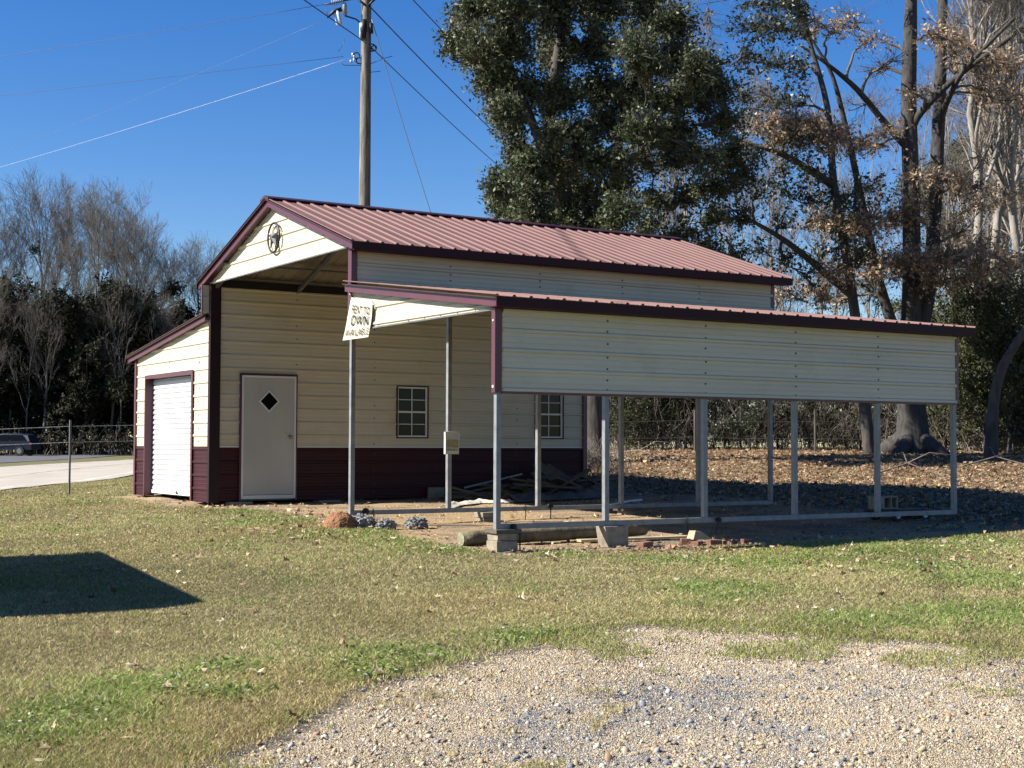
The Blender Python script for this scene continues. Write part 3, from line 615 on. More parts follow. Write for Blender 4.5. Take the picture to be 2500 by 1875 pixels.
def m_green(x, y):
    g = np.zeros(np.broadcast(x, y).shape)
    for (cx_, cy_), r in GREEN: g = np.maximum(g, np.exp(-(((x-cx_)**2+(y-cy_)**2)/r**2)*.9))
    n = fbm(x*1.3+40, y*1.3, 4)
    g = g*(.35+1.3*n)+np.clip((n-.56)*2.5, 0, .5)
    return np.clip(g, 0, 1)
NX, NY = math.sin(math.radians(30.5)), math.cos(math.radians(30.5))       # the road runs across this direction
RD = lambda x, y: NX*x+NY*y
def axis(lo, hi, a, b, fine, grow=1.13):
    mid = list(np.arange(a, b+1e-6, fine)); s = fine; v = b; up = []
    while v < hi: s *= grow; v += s; up.append(v)
    s = fine; v = a; dn = []
    while v > lo: s *= grow; v -= s; dn.append(v)
    return np.array(dn[::-1]+mid+up)
gx = axis(-700, 500, -17, 19, .14); gy = axis(-500, 700, -13, 26, .16)
X, Y = np.meshgrid(gx, gy, indexing='ij')
GR, DI, LE, GN = m_gravel(X, Y), m_dirt(X, Y), m_leaf(X, Y), m_green(X, Y)
Z = gz(X, Y)-.035*GR+.02*DI*(fbm(X*3, Y*3, 4)-.5)*2+.03*LE*(fbm(X*2.3, Y*2.3, 4)-.5)
def lerp(a, b, t): return a*(1-t[..., None])+np.array(b)*t[..., None]
n1 = fbm(X*2.5, Y*2.5, 5); n2 = fbm(X*.35, Y*.35, 4)
base = lerp(np.ones(X.shape+(3,))*np.array((.215, .18, .105)), (.15, .14, .07), np.clip(n1*1.4-.2, 0, 1))
base = lerp(base, (.07, .095, .03), GN*.6)
base = lerp(base, (.44, .31, .18), DI*1.0); base = lerp(base, (.24, .195, .14), DI*np.clip((n1-.50)*6, 0, 1))
base = lerp(base, (.24, .17, .10), LE); base = lerp(base, (.25, .205, .15), GR)
bl = [on_ground(1500, 1500), on_ground(1380, 1560), on_ground(1650, 1490), on_ground(1550, 1580), on_ground(1230, 1560), on_ground(1780, 1470)]
BLUE = sum(np.exp(-(((X-p[0])**2+(Y-p[1])**2)/.33)) for p in bl)
base = lerp(base, (.16, .17, .19), np.clip(BLUE*GR, 0, .9))
far = np.clip((RD(X, Y)*-1-21)/3, 0, 1); base = lerp(base, (.16, .16, .07), far*.5)
ii = np.arange(X.size).reshape(X.shape); Fq = np.stack([ii[:-1, :-1], ii[1:, :-1], ii[1:, 1:], ii[:-1, 1:]], -1).reshape(-1, 4)
gm, nt, b = newmat('ground_cover'); N = nt.nodes; L = nt.links
a = N.new('ShaderNodeAttribute'); a.attribute_name = 'col'; tc = N.new('ShaderNodeTexCoord')
n = N.new('ShaderNodeTexNoise'); n.inputs['Scale'].default_value = 28; n.inputs['Detail'].default_value = 8; n.inputs['Roughness'].default_value = .75; L.new(tc.outputs['Object'], n.inputs[0])
mr = N.new('ShaderNodeMapRange'); mr.inputs[1].default_value = .3; mr.inputs[2].default_value = .72; mr.inputs[3].default_value = .45; mr.inputs[4].default_value = 1.5; L.new(n.outputs[0], mr.inputs[0])
mx = N.new('ShaderNodeVectorMath'); mx.operation = 'SCALE'; L.new(a.outputs['Color'], mx.inputs[0]); L.new(mr.outputs[0], mx.inputs['Scale']); L.new(mx.outputs[0], b.inputs['Base Color'])
bu = N.new('ShaderNodeBump'); bu.inputs['Strength'].default_value = .9; bu.inputs['Distance'].default_value = .03; L.new(n.outputs[0], bu.inputs['Height']); L.new(bu.outputs[0], b.inputs['Normal']); b.inputs['Roughness'].default_value = .95; b.inputs['Specular IOR Level'].default_value = .15
tag(mesh_np('ground', np.stack([X, Y, Z], -1).reshape(-1, 3), [Fq], gm, col=base.reshape(-1, 3), smooth=True), kind='structure')
# road sheets laid 2-3 cm proud of the ground
def ribbon(name, n0, n1, mt, t0=-120, t1=200, lift=.03, kind='structure', step=1.0):
    T_ = np.arange(t0, t1, step); W_ = np.linspace(n0, n1, max(2, int((n1-n0)/1.0)+2)); A_, B_ = np.meshgrid(T_, W_, indexing='ij')
    xx = -NY*A_+NX*B_; yy = NX*A_+NY*B_; zz = gz(xx, yy)+lift; jj = np.arange(xx.size).reshape(xx.shape)
    F = np.stack([jj[:-1, :-1], jj[1:, :-1], jj[1:, 1:], jj[:-1, 1:]], -1).reshape(-1, 4)
    return tag(mesh_np(name, np.stack([xx, yy, zz], -1).reshape(-1, 3), [F], mt, smooth=True), kind=kind)
ribbon('road', -20.7, -9.6, mat('worn_road', (.42, .37, .30), .9, var=.12, scale=.6, bump=.2, bscale=30))
ribbon('road_marking', -10.4, -10.25, mat('edge_line', (.62, .60, .55), .8), lift=.034); ribbon('road_seam', -14.9, -14.82, mat('tar_seam', (.12, .11, .10), .8), lift=.034)
ribbon('road_marking', -20.1, -19.95, bpy.data.materials['edge_line'], lift=.034)
ribbon('side_road', -34.5, -25.5, mat('side_asphalt', (.10, .10, .105), .85, var=.15, scale=.5), lift=.03)
# ------------------------------------------------------------------ grass blades
def fan_samples(n, r0, r1, half=.40, power=0):
    """positions spread over the yard in front of the camera; denser nearby"""
    u = R.random(n)
    r = r0*(r1/r0)**u if power == 0 else np.sqrt(r0**2+(r1**2-r0**2)*u)
    th = YAW+(R.random(n)*2-1)*half
    return CAM[0]+np.sin(th)*r, CAM[1]+np.cos(th)*r, r
def seen_mask(x, y):
    return ~((x > -HW-WL) & (x < -HW) & (y > 0) & (y < LEN))
def grass(n):
    x, y, r = fan_samples(n, 6.3, 46, .47)
    g = m_gravel(x, y); d = m_dirt(x, y); l = m_leaf(x, y); rd = RD(x, y); gn = m_green(x, y)
    p = (1-g)*(1-.985*np.clip(d*1.3, 0, 1))*(1-.93*l)*np.where((rd < -9.4) & (rd > -21), 0, 1)*seen_mask(x, y)
    sd = sdist(x, y, GPOLY); edge = np.clip(1.6-sd*.9, 0, 1)*(y > -3); tuft = (g > .3) & (sd < 1.7) & (.6*fbm(x*2.2+60, y*2.2, 3)+.4*fbm(x*9, y*9, 3)+.26*gn+.17*edge > .67); p = np.where(tuft, .34, p)
    k = R.random(n) < p; x, y, r, gn, g = x[k], y[k], r[k], gn[k], g[k]; n = len(x)
    z = gz(x, y)-.006
    patch = fbm(x*1.2+11, y*1.2, 3)
    h = (.012+.018*R.random(n)+.030*gn*R.random(n))*(.7+.7*patch)*(1+.015*(r-7)); w = .0014*(r/7)**.8*(1+.6*R.random(n))
    an = R.random(n)*6.283; ln = h*(.5+1.1*R.random(n)); dx, dy = np.cos(an), np.sin(an); px, py = -dy, dx
    ft = R.random(n)*6.283; 
    B = np.stack([x, y, z], -1); s = np.stack([np.cos(ft), np.sin(ft), 0*x], -1)*w[:, None]
    M = B+np.stack([dx*ln*.35, dy*ln*.35, h*.65], -1); Tp = B+np.stack([dx*ln, dy*ln, h], -1)
    V = np.stack([B-s, B+s, M-s*.8, M+s*.8, Tp], 1).reshape(-1, 3)
    o = np.arange(n)*5
    q = np.stack([o, o+1, o+3, o+2], -1); t = np.stack([o+2, o+3, o+4], -1)
    tan = np.array((.56, .47, .29)); tan2 = np.array((.22, .18, .11)); gr = np.array((.19, .28, .07)); ol = np.array((.30, .30, .12)); pal = np.array((.68, .60, .42))
    u = R.random(n)[:, None]; c = tan*u+tan2*(1-u)
    isol = (R.random(n) < .38+.3*(patch-.5))[:, None]; c = np.where(isol, ol*(.7+.6*u), c)
    isg = (R.random(n) < gn*.72)[:, None]; c = np.where(isg, gr*(.6+.9*u), c); ispal = (R.random(n) < .10)[:, None]; c = np.where(ispal, pal, c)
    bn_ = (.72+.55*fbm(x*.55+80, y*.55, 4)+.25*(fbm(x*4, y*4, 2)-.5))[:, None]; wm = np.clip((fbm(x*.4+31, y*.4+7, 3)-.5)*4, 0, 1)[:, None]; c = c*bn_*np.array((1.14, 1.12, .93))*(1-wm*np.array((.0, .06, .10)))
    c = np.where(((g > .3) & (y > -3))[:, None], np.array((.30, .31, .09))*(.6+.8*u), c); c = np.repeat(c, 5, 0)
    return mesh_np('grass', V, [q, t], attrmat('grass_blade', .75, .3, .25), col=c)
tag(grass(1950000), 'short half dormant lawn grass, tan with green patches', 'grass', kind='stuff')
def clover(n):
    pts = [(q, r) for q, r in GREEN]; xs = []; ys = []
    for (cx_, cy_), r in pts:
        k = int(n*r/10); xs.append(R.normal(cx_, r*.5, k)); ys.append(R.normal(cy_, r*.5, k))
    x = np.concatenate(xs); y = np.concatenate(ys); k = (m_gravel(x, y) < .4) & (m_dirt(x, y) < .75); x, y = x[k], y[k]; n = len(x)
    z = gz(x, y)+.012+.022*R.random(n); s = .005+.008*R.random(n); an = R.random(n)*6.283; tl = R.normal(0, .45, n)
    a = np.stack([np.cos(an), np.sin(an), tl], -1)*s[:, None]; b = np.stack([-np.sin(an), np.cos(an), R.normal(0, .45, n)], -1)*s[:, None]; C = np.stack([x, y, z], -1)
    V = np.stack([C-a-b*.5, C-b, C+a-b*.4, C+a*.6+b, C-a*.6+b], 1).reshape(-1, 3); o = np.arange(n)*5; f = np.stack([o, o+1, o+2, o+3, o+4], -1)
    c = np.array((.21, .27, .07))*(.45+1.1*R.random(n))[:, None]; fl = (R.random(n) < .035)[:, None]; c = np.where(fl, (.75, .74, .66), c)
    return mesh_np('clover', V, [f], attrmat('clover_leaf', .6, .3, .35), col=np.repeat(c, 5, 0))
tag(clover(12000), 'bright green clover and weeds scattered through the lawn', 'clover', kind='stuff')
# ------------------------------------------------------------------ gravel
def gravel(n, small=True):
    x, y, r = fan_samples(n, 6.4, 18 if small else 17); g = m_gravel(x, y)
    k = R.random(n) < np.clip(g*1.4-.15, 0, 1)*(.35+.65*(g > .9))*np.clip(.35+1.5*fbm(x*1.7+5, y*1.7, 4)-.1, .25, 1); k |= (R.random(n) < .01) & (m_dirt(x, y) > .6)
    x, y, r = x[k], y[k], r[k]; n = len(x)
    s = (.0030+.0036*R.random(n)**1.6)*(r/8)**.7 if small else (.007+.013*R.random(n)**5)
    z = gz(x, y)-.035*m_gravel(x, y)+s*.35
    phi = (1+5**.5)/2; ico = np.array([(-1, phi, 0), (1, phi, 0), (-1, -phi, 0), (1, -phi, 0), (0, -1, phi), (0, 1, phi), (0, -1, -phi), (0, 1, -phi), (phi, 0, -1), (phi, 0, 1), (-phi, 0, -1), (-phi, 0, 1)])/1.9
    icf = np.array([(0,11,5),(0,5,1),(0,1,7),(0,7,10),(0,10,11),(1,5,9),(5,11,4),(11,10,2),(10,7,6),(7,1,8),(3,9,4),(3,4,2),(3,2,6),(3,6,8),(3,8,9),(4,9,5),(2,4,11),(6,2,10),(8,6,7),(9,8,1)])
    oc = np.array([(1,0,0),(0,1,0),(-1,0,0),(0,-1,0),(0,0,1),(0,0,-1.)]); ocf = np.array([(0,1,4),(1,2,4),(2,3,4),(3,0,4),(1,0,5),(2,1,5),(3,2,5),(0,3,5)])
    S, SF = (oc, ocf) if small else (ico, icf)
    an = R.random(n)*6.283; sc = np.stack([.8+.6*R.random(n), .7+.5*R.random(n), .5+.35*R.random(n)], -1)
    P = S[None]*sc[:, None]*(1+(1.0 if small else .6)*(R.random((n, len(S), 3))-.5)); tx = R.normal(0, .5, n)
    c, s_ = np.cos(an)[:, None], np.sin(an)[:, None]; zz = P[..., 2]+tx[:, None]*P[..., 0]
    P = np.stack([P[..., 0]*c-P[..., 1]*s_, P[..., 0]*s_+P[..., 1]*c, zz], -1)*s[:, None, None]+np.stack([x, y, z], -1)[:, None]
    F = (SF[None]+(np.arange(n)*len(S))[:, None, None]).reshape(-1, 3)
    cols = np.array([(.41, .325, .20), (.33, .25, .145), (.47, .39, .265), (.19, .165, .14), (.52, .47, .38), (.30, .19, .11), (.15, .16, .18), (.31, .30, .28)])
    bl_ = np.clip(sum(np.exp(-(((x-p[0])**2+(y-p[1])**2)/.33)) for p in bl), 0, 1)*np.clip(fbm(x*3, y*3, 3)*2.2-.5, 0, 1)
    pr = np.stack([.27-.2*bl_, .17-.12*bl_, .2-.12*bl_, .09+.1*bl_, .09-.03*bl_, .07-.05*bl_, .04+.36*bl_, .08+.12*bl_], -1); pr /= pr.sum(1, keepdims=True); ci = (R.random(n)[:, None] > np.cumsum(pr, 1)).sum(1).clip(0, 7)
    C = cols[ci]*(.85+.5*R.random(n))[:, None]
    return mesh_np('gravel', P.reshape(-1, 3), [F], attrmat('pebble_s' if small else 'pebble_l', .85, 0, .3), col=np.repeat(C, len(S), 0))
tag(gravel(1500000, True), 'fine tan and grey gravel of the drive', 'gravel', kind='stuff')
tag(gravel(22000, False), 'larger pebbles lying on top of the gravel drive', 'gravel', kind='stuff')
# ------------------------------------------------------------------ fallen leaves
def leaves(name, x, y, size, cols, lift=.01, curl=.5, seed=0):
    n = len(x); z = gz(x, y)+lift+size*.22*R.random(n); an = R.random(n)*6.283; s = size*(.6+.8*R.random(n))
    # an eight-cornered lobed leaf folded along its rib
    shp = np.array([(0, -1, 0), (.32, -.45, 1), (.2, -.1, .8), (.62, .25, 1.2), (.22, .4, .6), (0, 1, .3), (-.22, .4, .6), (-.62, .25, 1.2), (-.2, -.1, .8), (-.32, -.45, 1)])
    P = np.repeat(shp[None], n, 0); cu = R.normal(.25, curl*.5, n); rl = R.normal(0, curl*.4, n)
    zz = P[..., 2]*cu[:, None]*np.abs(P[..., 0])*1.4+rl[:, None]*P[..., 0]+R.normal(0, .25, n)[:, None]*P[..., 1]**2
    c, s_ = np.cos(an)[:, None], np.sin(an)[:, None]; px, py = P[..., 0]*.8, P[..., 1]*.55
    P = np.stack([px*c-py*s_, px*s_+py*c, zz], -1)*s[:, None, None]+np.stack([x, y, z], -1)[:, None]
    o = (np.arange(n)*10)[:, None]; A_ = o+np.array([0, 1, 2, 3, 4, 5])[None]; B_ = o+np.array([5, 6, 7, 8, 9, 0])[None]
    ci = R.integers(0, len(cols), n); C = np.array(cols)[ci]*(.7+.6*R.random(n))[:, None]
    return mesh_np(name, P.reshape(-1, 3), [A_, B_], attrmat(name+'_leaf', .7, .25, .25), col=np.repeat(C, 10, 0))
LC = [(.36, .24, .135), (.43, .30, .175), (.26, .155, .085), (.19, .11, .06), (.47, .36, .23)]
n = 95000; x = R.uniform(-26, 10, n); y = R.uniform(7, 34, n); k = (R.random(n) < m_leaf(x, y)*np.where(y > 26, .5, 1)) & ~((x < -HW) & (y < 8.2)); x, y = x[k], y[k]
tag(leaves('leaf_litter', x, y, .085, LC), 'thick tan carpet of fallen oak leaves behind the barn', 'leaf litter', kind='stuff')
x, y, r = fan_samples(9000, 6.5, 32, .45, 1); gg = m_gravel(x, y); k = ((R.random(len(x)) < .16+.9*np.exp(-((x+1.5)**2/14+(y-.1)**2/.9))+.6*np.clip((y-4)/5, 0, 1)) & (gg < .5) & (RD(x, y) > -9.5) & seen_mask(x, y)); x, y = x[k], y[k]
e = [on_ground(*p)[:2] for p in ((640, 1120), (760, 1135), (820, 1140), (600, 1150), (700, 1160), (1000, 1195), (1300, 1190), (1500, 1190), (1750, 1230), (1900, 1210), (2050, 1200), (2150, 1190), (1650, 1180))]
for p in e: x = np.append(x, R.normal(p[0], .6, 44)); y = np.append(y, R.normal(p[1], .4, 44))
tag(leaves('fallen_leaves', x, y, .062, [(.55, .44, .27), (.62, .52, .34), (.40, .27, .15), (.2, .11, .06), (.5, .38, .22)], .02), 'scattered curled dead leaves on the lawn', 'fallen leaves', kind='stuff')
n = 900; x = R.uniform(3.0, 4.6, n); y = R.uniform(-.2, 7.5, n); k = R.random(n) < np.where(x > 3.95, .9, .25); tag(leaves('edge_litter', x[k], y[k], .045, [(.34, .27, .18), (.42, .36, .27), (.22, .16, .1)], .008), 'dead leaves and chips along the outer base rail', 'leaf litter', kind='stuff')
n = 2600; x = R.uniform(-5, 3.6, n); y = R.uniform(-.1, 8.0, n); k = R.random(n) < .15+.5*np.clip((y-4)/4, 0, 1); tag(leaves('dirt_litter', x[k], y[k], .035, [(.40, .28, .17), (.28, .19, .11), (.5, .38, .24)], .004), 'bits of leaf and wood chip on the bare dirt', 'leaf litter', kind='stuff')
# ------------------------------------------------------------------ trees
def norm(v): return v/np.maximum(np.linalg.norm(v, axis=-1, keepdims=True), 1e-9)
def tubes(P, Rr, sides):
    """P (N,K,3), Rr (N,K) -> verts, quads"""
    N_, K_ = Rr.shape
    T_ = np.empty_like(P); T_[:, 1:-1] = P[:, 2:]-P[:, :-2]; T_[:, 0] = P[:, 1]-P[:, 0]; T_[:, -1] = P[:, -1]-P[:, -2]; T_ = norm(T_)
    ref = np.where(np.abs(T_[:, :1, 2:3]) > .9, np.array([1., 0, 0]), np.array([0, 0, 1.])); ref = np.broadcast_to(ref, T_.shape)
    A_ = norm(np.cross(T_, ref)); B_ = np.cross(T_, A_); a = np.arange(sides)*2*np.pi/sides
    V = P[:, :, None]+(A_[:, :, None]*np.cos(a)[None, None, :, None]+B_[:, :, None]*np.sin(a)[None, None, :, None])*Rr[:, :, None, None]
    i = np.arange(N_*K_*sides).reshape(N_, K_, sides); j = np.roll(i, -1, 2)
    F = np.stack([i[:, :-1], j[:, :-1], j[:, 1:], i[:, 1:]], -1).reshape(-1, 4)
    return V.reshape(-1, 3), F
def at_t(P, t):
    K_ = P.shape[1]; f = t*(K_-1); i = np.clip(f.astype(int), 0, K_-2); w = (f-i)
    if P.ndim == 3: w = w[:, None]
    n = np.arange(len(P)); return P[n, i]*(1-w)+P[n, i+1]*w
def spawn(P, Rr, n, t0, t1, ln, ang, up=.15, K_=5, wig=.12, rr=.55, rmin=.003, lt=.5, rg=R):
    N_ = len(P); idx = np.repeat(np.arange(N_), n); t = rg.uniform(t0, t1, len(idx)); p = at_t(P[idx], t); r0 = at_t(Rr[idx], t)*rr
    q = at_t(P[idx], np.clip(t+.06, 0, 1)); q0 = at_t(P[idx], np.clip(t-.06, 0, 1)); tg = norm(q-q0)
    rnd = norm(rg.normal(size=tg.shape)); perp = norm(rnd-tg*(rnd*tg).sum(-1, keepdims=True)); a = ang*(1+.3*rg.normal(size=len(idx)))[:, None]
    d = norm(tg*np.cos(a)+perp*np.sin(a)+np.array([0, 0, up])); L_ = ln*(1-lt*t)*(.6+.8*rg.random(len(idx)))
    pts = [p]; cur = d
    for k in range(1, K_):
        cur = norm(cur+rg.normal(size=d.shape)*wig+np.array([0, 0, up*.35])); pts.append(pts[-1]+cur*(L_/(K_-1))[:, None])
    P2 = np.stack(pts, 1); R2 = np.maximum(r0[:, None]*np.linspace(1, .3, K_)[None], rmin)
    return P2, R2
def leaf_quads(P, size, rg=R, flat=0.0, asp=.5):
    n = len(P); a = norm(rg.normal(size=(n, 3))); b = norm(np.cross(a, norm(rg.normal(size=(n, 3))))); s = size*(.6+.8*rg.random(n))[:, None]
    if flat: a[:, 2] *= (1-flat); a = norm(a)
    nn = np.cross(a, b)*s*.12
    V = np.stack([P-a*s, P+b*s*asp+nn, P+a*s, P-b*s*asp+nn], 1).reshape(-1, 3); i = np.arange(n)*4
    return V, np.stack([i, i+1, i+2, i+3], -1)
def merge(parts):
    V = []; F = []; n = 0
    for v, f in parts: V.append(v); F.append(f+n); n += len(v)
    return np.concatenate(V), F
def bare_tree(seed, h, r, bark, n1=16, n2=7, n3=7, n4=5, spread=.62, clear=.35, twig=None, tw=.006, lnf=.34, fork=True):
    rg = np.random.default_rng(seed); K_ = 14
    z = np.linspace(0, h, K_); wob = np.cumsum(rg.normal(0, h*.006, (K_, 2)), 0); wob[0] = 0
    P = np.stack([wob[:, 0], wob[:, 1], z], -1)[None]; rad = r*(1-.93*(z/h)**1.15); rad[0] *= 1.35; Rr = rad[None]
    Vt, Ft = tubes(P, Rr, 12); T0 = (Vt, Ft)
    P1, R1 = spawn(P, Rr, n1, clear, .97, h*lnf, spread, .30, 8, .10, .6, .02, .45, rg)
    P2, R2 = spawn(P1, R1, n2, .2, .97, h*lnf*.42, .6, .22, 6, .13, .6, .009, .4, rg)
    P3, R3 = spawn(P2, R2, n3, .2, .98, h*lnf*.20, .6, .15, 5, .15, .6, tw, .35, rg)
    P4, R4 = spawn(P3, R3, n4, .2, .98, h*lnf*.09, .6, .1, 3, .18, .7, tw*.7, .3, rg)
    return T0, merge([tubes(P1, R1, 6), tubes(P2, R2, 5)]), merge([tubes(P3, R3, 3), tubes(P4, R4, 3)]), P4
def evergreen(seed, h, w, r, nleaf, size, bark):
    rg = np.random.default_rng(seed); K_ = 10; z = np.linspace(0, h*.96, K_); P = np.stack([rg.normal(0, .1, K_).cumsum()*.3, rg.normal(0, .1, K_).cumsum()*.3, z], -1)[None]; Rr = (r*(1-.9*z/h))[None]
    P1, R1 = spawn(P, Rr, 46, .08, .99, w*.62, 1.15, .12, 6, .12, .5, .012, .35, rg); P2, R2 = spawn(P1, R1, 7, .2, 1, w*.22, .7, .1, 4, .15, .6, .006, .3, rg)
    m_ = len(P2); per = max(1, nleaf//m_); idx = np.repeat(np.arange(m_), per); t = rg.random(len(idx)); c = at_t(P2[idx], t)+rg.normal(0, w*.035, (len(idx), 3))
    dens = fbm(c[:, 0]*.9+seed, c[:, 2]*.9, 3); c = c[dens > .40]
    return tubes(P, Rr, 10), merge([tubes(P1, R1, 5), tubes(P2, R2, 3)]), leaf_quads(c, size, rg)
def mk(name, label, cat, loc, pieces, group=None):
    """pieces: list of (part name, (V, F), material)"""
    t = thing(name, label, cat, loc, group)
    for pn, (V, F), mt in pieces:
        o = mesh_np(pn, V, F if isinstance(F, list) else [F], mt, t, smooth=pn != 'leaves'); 
    return t
def place(proto, loc, rot, sc, label=None, first=[]):
    if id(proto) not in first: first.append(id(proto)); o = proto
    else: o = copy_tree(proto)
    o.location = loc; o.rotation_euler = (0, 0, rot); o.scale = (sc, sc, sc*random.uniform(.95, 1.05))
    if label: o['label'] = label
    return o
_placed = set()
def put(proto, x, y, dist=None, rot=None, sc=1.0, label=None, sink=.1):
    if proto.name in _placed: o = copy_tree(proto)
    else: o = proto; _placed.add(proto.name)
    o.location = (x, y, gzf(x, y)-sink); o.rotation_euler = (0, 0, random.uniform(0, 6.28) if rot is None else rot); o.scale = (sc, sc, sc)
    if label: o['label'] = label
    return o
def ground_at(px, dist):
    p = at(px, 962, dist); return p[0], p[1]
# cluster trees: limbs reach for leaf masses held at real positions in the crown
def cluster_tree(seed, trunks, clusters, leaf, nsub=16, ntw=7, per=3, bare=()):
    """trunks: list of (pts (K,3), radii); clusters: (pos, radius, density)"""
    rg = np.random.default_rng(seed); nodes = []; 
    for P, r_ in trunks:
        P = np.array(P, float); 
        for i in range(len(P)-1):
            for s in np.linspace(0, 1, 6, endpoint=False): nodes.append((P[i]*(1-s)+P[i+1]*s, norm(P[i+1]-P[i]), r_[i]*(1-s)+r_[i+1]*s))
    TV = []
    for P, r_ in trunks:
        P = np.array(P, float); K_ = (len(P)-1)*5+1; tt = np.linspace(0, len(P)-1, K_); Q = np.stack([np.interp(tt, range(len(P)), P[:, a]) for a in range(3)], -1)
        Q[1:-1] = (Q[:-2]+2*Q[1:-1]+Q[2:])/4; Q[1:-1] = (Q[:-2]+2*Q[1:-1]+Q[2:])/4; TV.append(tubes(Q[None], np.interp(tt, range(len(P)), r_)[None], 14))
    order = sorted(range(len(clusters)), key=lambda i: min(np.linalg.norm(clusters[i][0]-n_[0]) for n_ in nodes))
    LP_, LR_ = [], []; SP, SR = [], []; leafc = []
    allc = [(clusters[i], True) for i in order]+[(b_, False) for b_ in bare]
    for (c, rad, den), leafy in allc:
        c = np.array(c); best = min(nodes, key=lambda n_: np.linalg.norm(c-n_[0])*(1+.5*max(0, (n_[0][2]-c[2]+.6*np.linalg.norm((c-n_[0])[:2]))/(np.linalg.norm(c-n_[0])+.1)))-.6*min(n_[2], .1)*5)
        p0, tg, r0 = best; d = c-p0; L_ = np.linalg.norm(d); K_ = 12; t = np.linspace(0, 1, K_)[:, None]
        p1 = p0+norm(tg*.6+norm(d)*.8)*L_*.45+np.array([0, 0, .08*L_]); Q = (1-t)**2*p0+2*t*(1-t)*p1+t*t*c; wv = rg.normal(0, .035*L_, (K_, 3)); wv = (wv+np.roll(wv, 1, 0))/2; wv[0] = 0; Q = Q+wv*.7
        r1 = min(r0*.62, .02+.028*L_); rr_ = r1*np.linspace(1, .3, K_)+.006
        LP_.append(Q); LR_.append(rr_)
        for i in range(1, K_): nodes.append((Q[i], norm(Q[i]-Q[i-1]), rr_[i]))
        ns = max(3, int(nsub*den if leafy else nsub*.45)); ti = rg.uniform(.45, 1, ns); st_ = at_t(np.repeat(Q[None], ns, 0), ti)
        e_ = c+norm(rg.normal(size=(ns, 3)))*rad*(rg.random(ns)**.45)[:, None]*np.array([1, 1, .8]); k_ = np.linspace(0, 1, 5)[None, :, None]
        S = st_[:, None]*(1-k_)+e_[:, None]*k_+rg.normal(0, rad*.06, (ns, 5, 3))*k_*(1.2-k_); S[:, 1:-1, 2] -= rad*.03
        SP.append(S); SR.append(np.linspace(.014, .005, 5)[None]*np.ones((ns, 1))*(1+rad*.5))
        if leafy:
            leafc.append((S, den, rad))
        else: leafc.append((S, 0, rad))
    LPa, LRa, SPa, SRa = np.stack(LP_), np.stack(LR_), np.concatenate(SP), np.concatenate(SR)
    TWP, TWR = spawn(SPa, SRa, ntw, .15, 1, .55, .75, .1, 4, .16, .6, .0035, .2, rg)
    lf = np.concatenate([np.full(len(S)*ntw, d_ > 0) for S, d_, _ in leafc])
    P3 = TWP[lf]; idx = np.repeat(np.arange(len(P3)), per); t = rg.uniform(.1, 1.05, len(idx)).clip(0, 1); c = at_t(P3[idx], t)+rg.normal(0, .05, (len(idx), 3))
    return merge(TV), merge([tubes(LPa, LRa, 8), tubes(SPa, SRa, 4), tubes(TWP, TWR, 3)]), leaf_quads(c, leaf, rg)
def CL(lst, dist, depth, seed, k=1.0):
    rg = np.random.default_rng(seed); out = []
    for q in lst:
        x, y, r = q[:3]; den = q[3] if len(q) > 3 else 1; d = dist+rg.normal(0, depth); d = min(max(d, dist-2.2*depth), dist+2.2*depth); rad = r*K/FOC*d*k
        out.append((at(x, y, d), rad, den*max(1, (r/50)**1.6)))
    return out
# tree 1: large evergreen behind the roof
bx_, by_ = ground_at(1290, 37); b1 = np.array((bx_, by_, gzf(bx_, by_)-.2))
t1 = [([b1, at(1275, 700, 37), at(1235, 480, 37), at(1180, 270, 37), at(1210, 100, 37), at(1230, -120, 37)], [.36, .30, .25, .19, .13, .05]),
      ([at(1262, 640, 37), at(1330, 500, 37.5), at(1330, 300, 38), at(1390, 120, 38), at(1430, -60, 38)], [.24, .2, .15, .11, .05]),
      ([at(1235, 480, 37), at(1175, 330, 36), at(1110, 160, 35.6), at(1060, 20, 35.6)], [.17, .13, .08, .04])]
E1 = [(1030,10,60),(1110,0,70),(1200,10,75),(1300,0,75),(1390,20,70),(1460,50,55),(1110,-70,60),(1240,-80,70),(1360,-80,70),(1005,60,40),(985,100,30),(1040,110,52),(1110,95,62),(1200,110,66),(1290,100,66),(1380,110,62),(1460,130,50),(1520,150,42),(1060,170,35),(1120,190,50),(1210,210,60),(1290,190,60),(1370,200,60),(1440,210,55),(1500,215,48),(1545,205,40),(1088,240,24),(1110,262,28),(1250,290,45),(1310,270,50),(1390,280,50),(1460,285,48),(1075,195,20),(1125,330,24,.8),(1155,355,34),(1210,350,46),(1270,350,50),(1200,300,30,.6),(1110,395,26),(1140,420,42),(1200,415,52),(1270,420,52),(1075,405,16,.7),(1090,440,26),(1160,470,46),(1230,480,50),(1290,480,44),(1340,460,38),(1120,480,26),(1150,520,36),(1230,540,46),(1310,540,42),(1345,400,36,.6),(1330,350,30,.6)]
E1b = [(1400,350,40,.7),(1460,340,46,.9),(1520,340,46,.9),(1580,330,44,.8),(1410,440,42,.6),(1475,430,42,.7),(1540,400,44,.8),(1400,500,34,.6),(1470,500,38,.6),(1540,480,36,.5),(1600,390,38,.7),(1560,270,40,.8),(1530,540,34,.4),(1400,560,36,.5),(1460,570,34,.5),(1610,470,34,.4),(1590,560,30,.3)]
tr, br, lv = cluster_tree(21, t1, CL(E1, 36.6, 1.5, 5)+[(c_, r_, d_*.85) for c_, r_, d_ in CL(E1b, 38, 1.3, 6)], .054, 30, 9, 7)
mk('evergreen_tree', 'tall leafy evergreen oak rising behind the maroon roof beside the utility pole', 'tree', (0, 0, 0), [('trunk', tr, BARK_D), ('branches', br, BARK_M), ('leaves', lv, LEAF_G)])
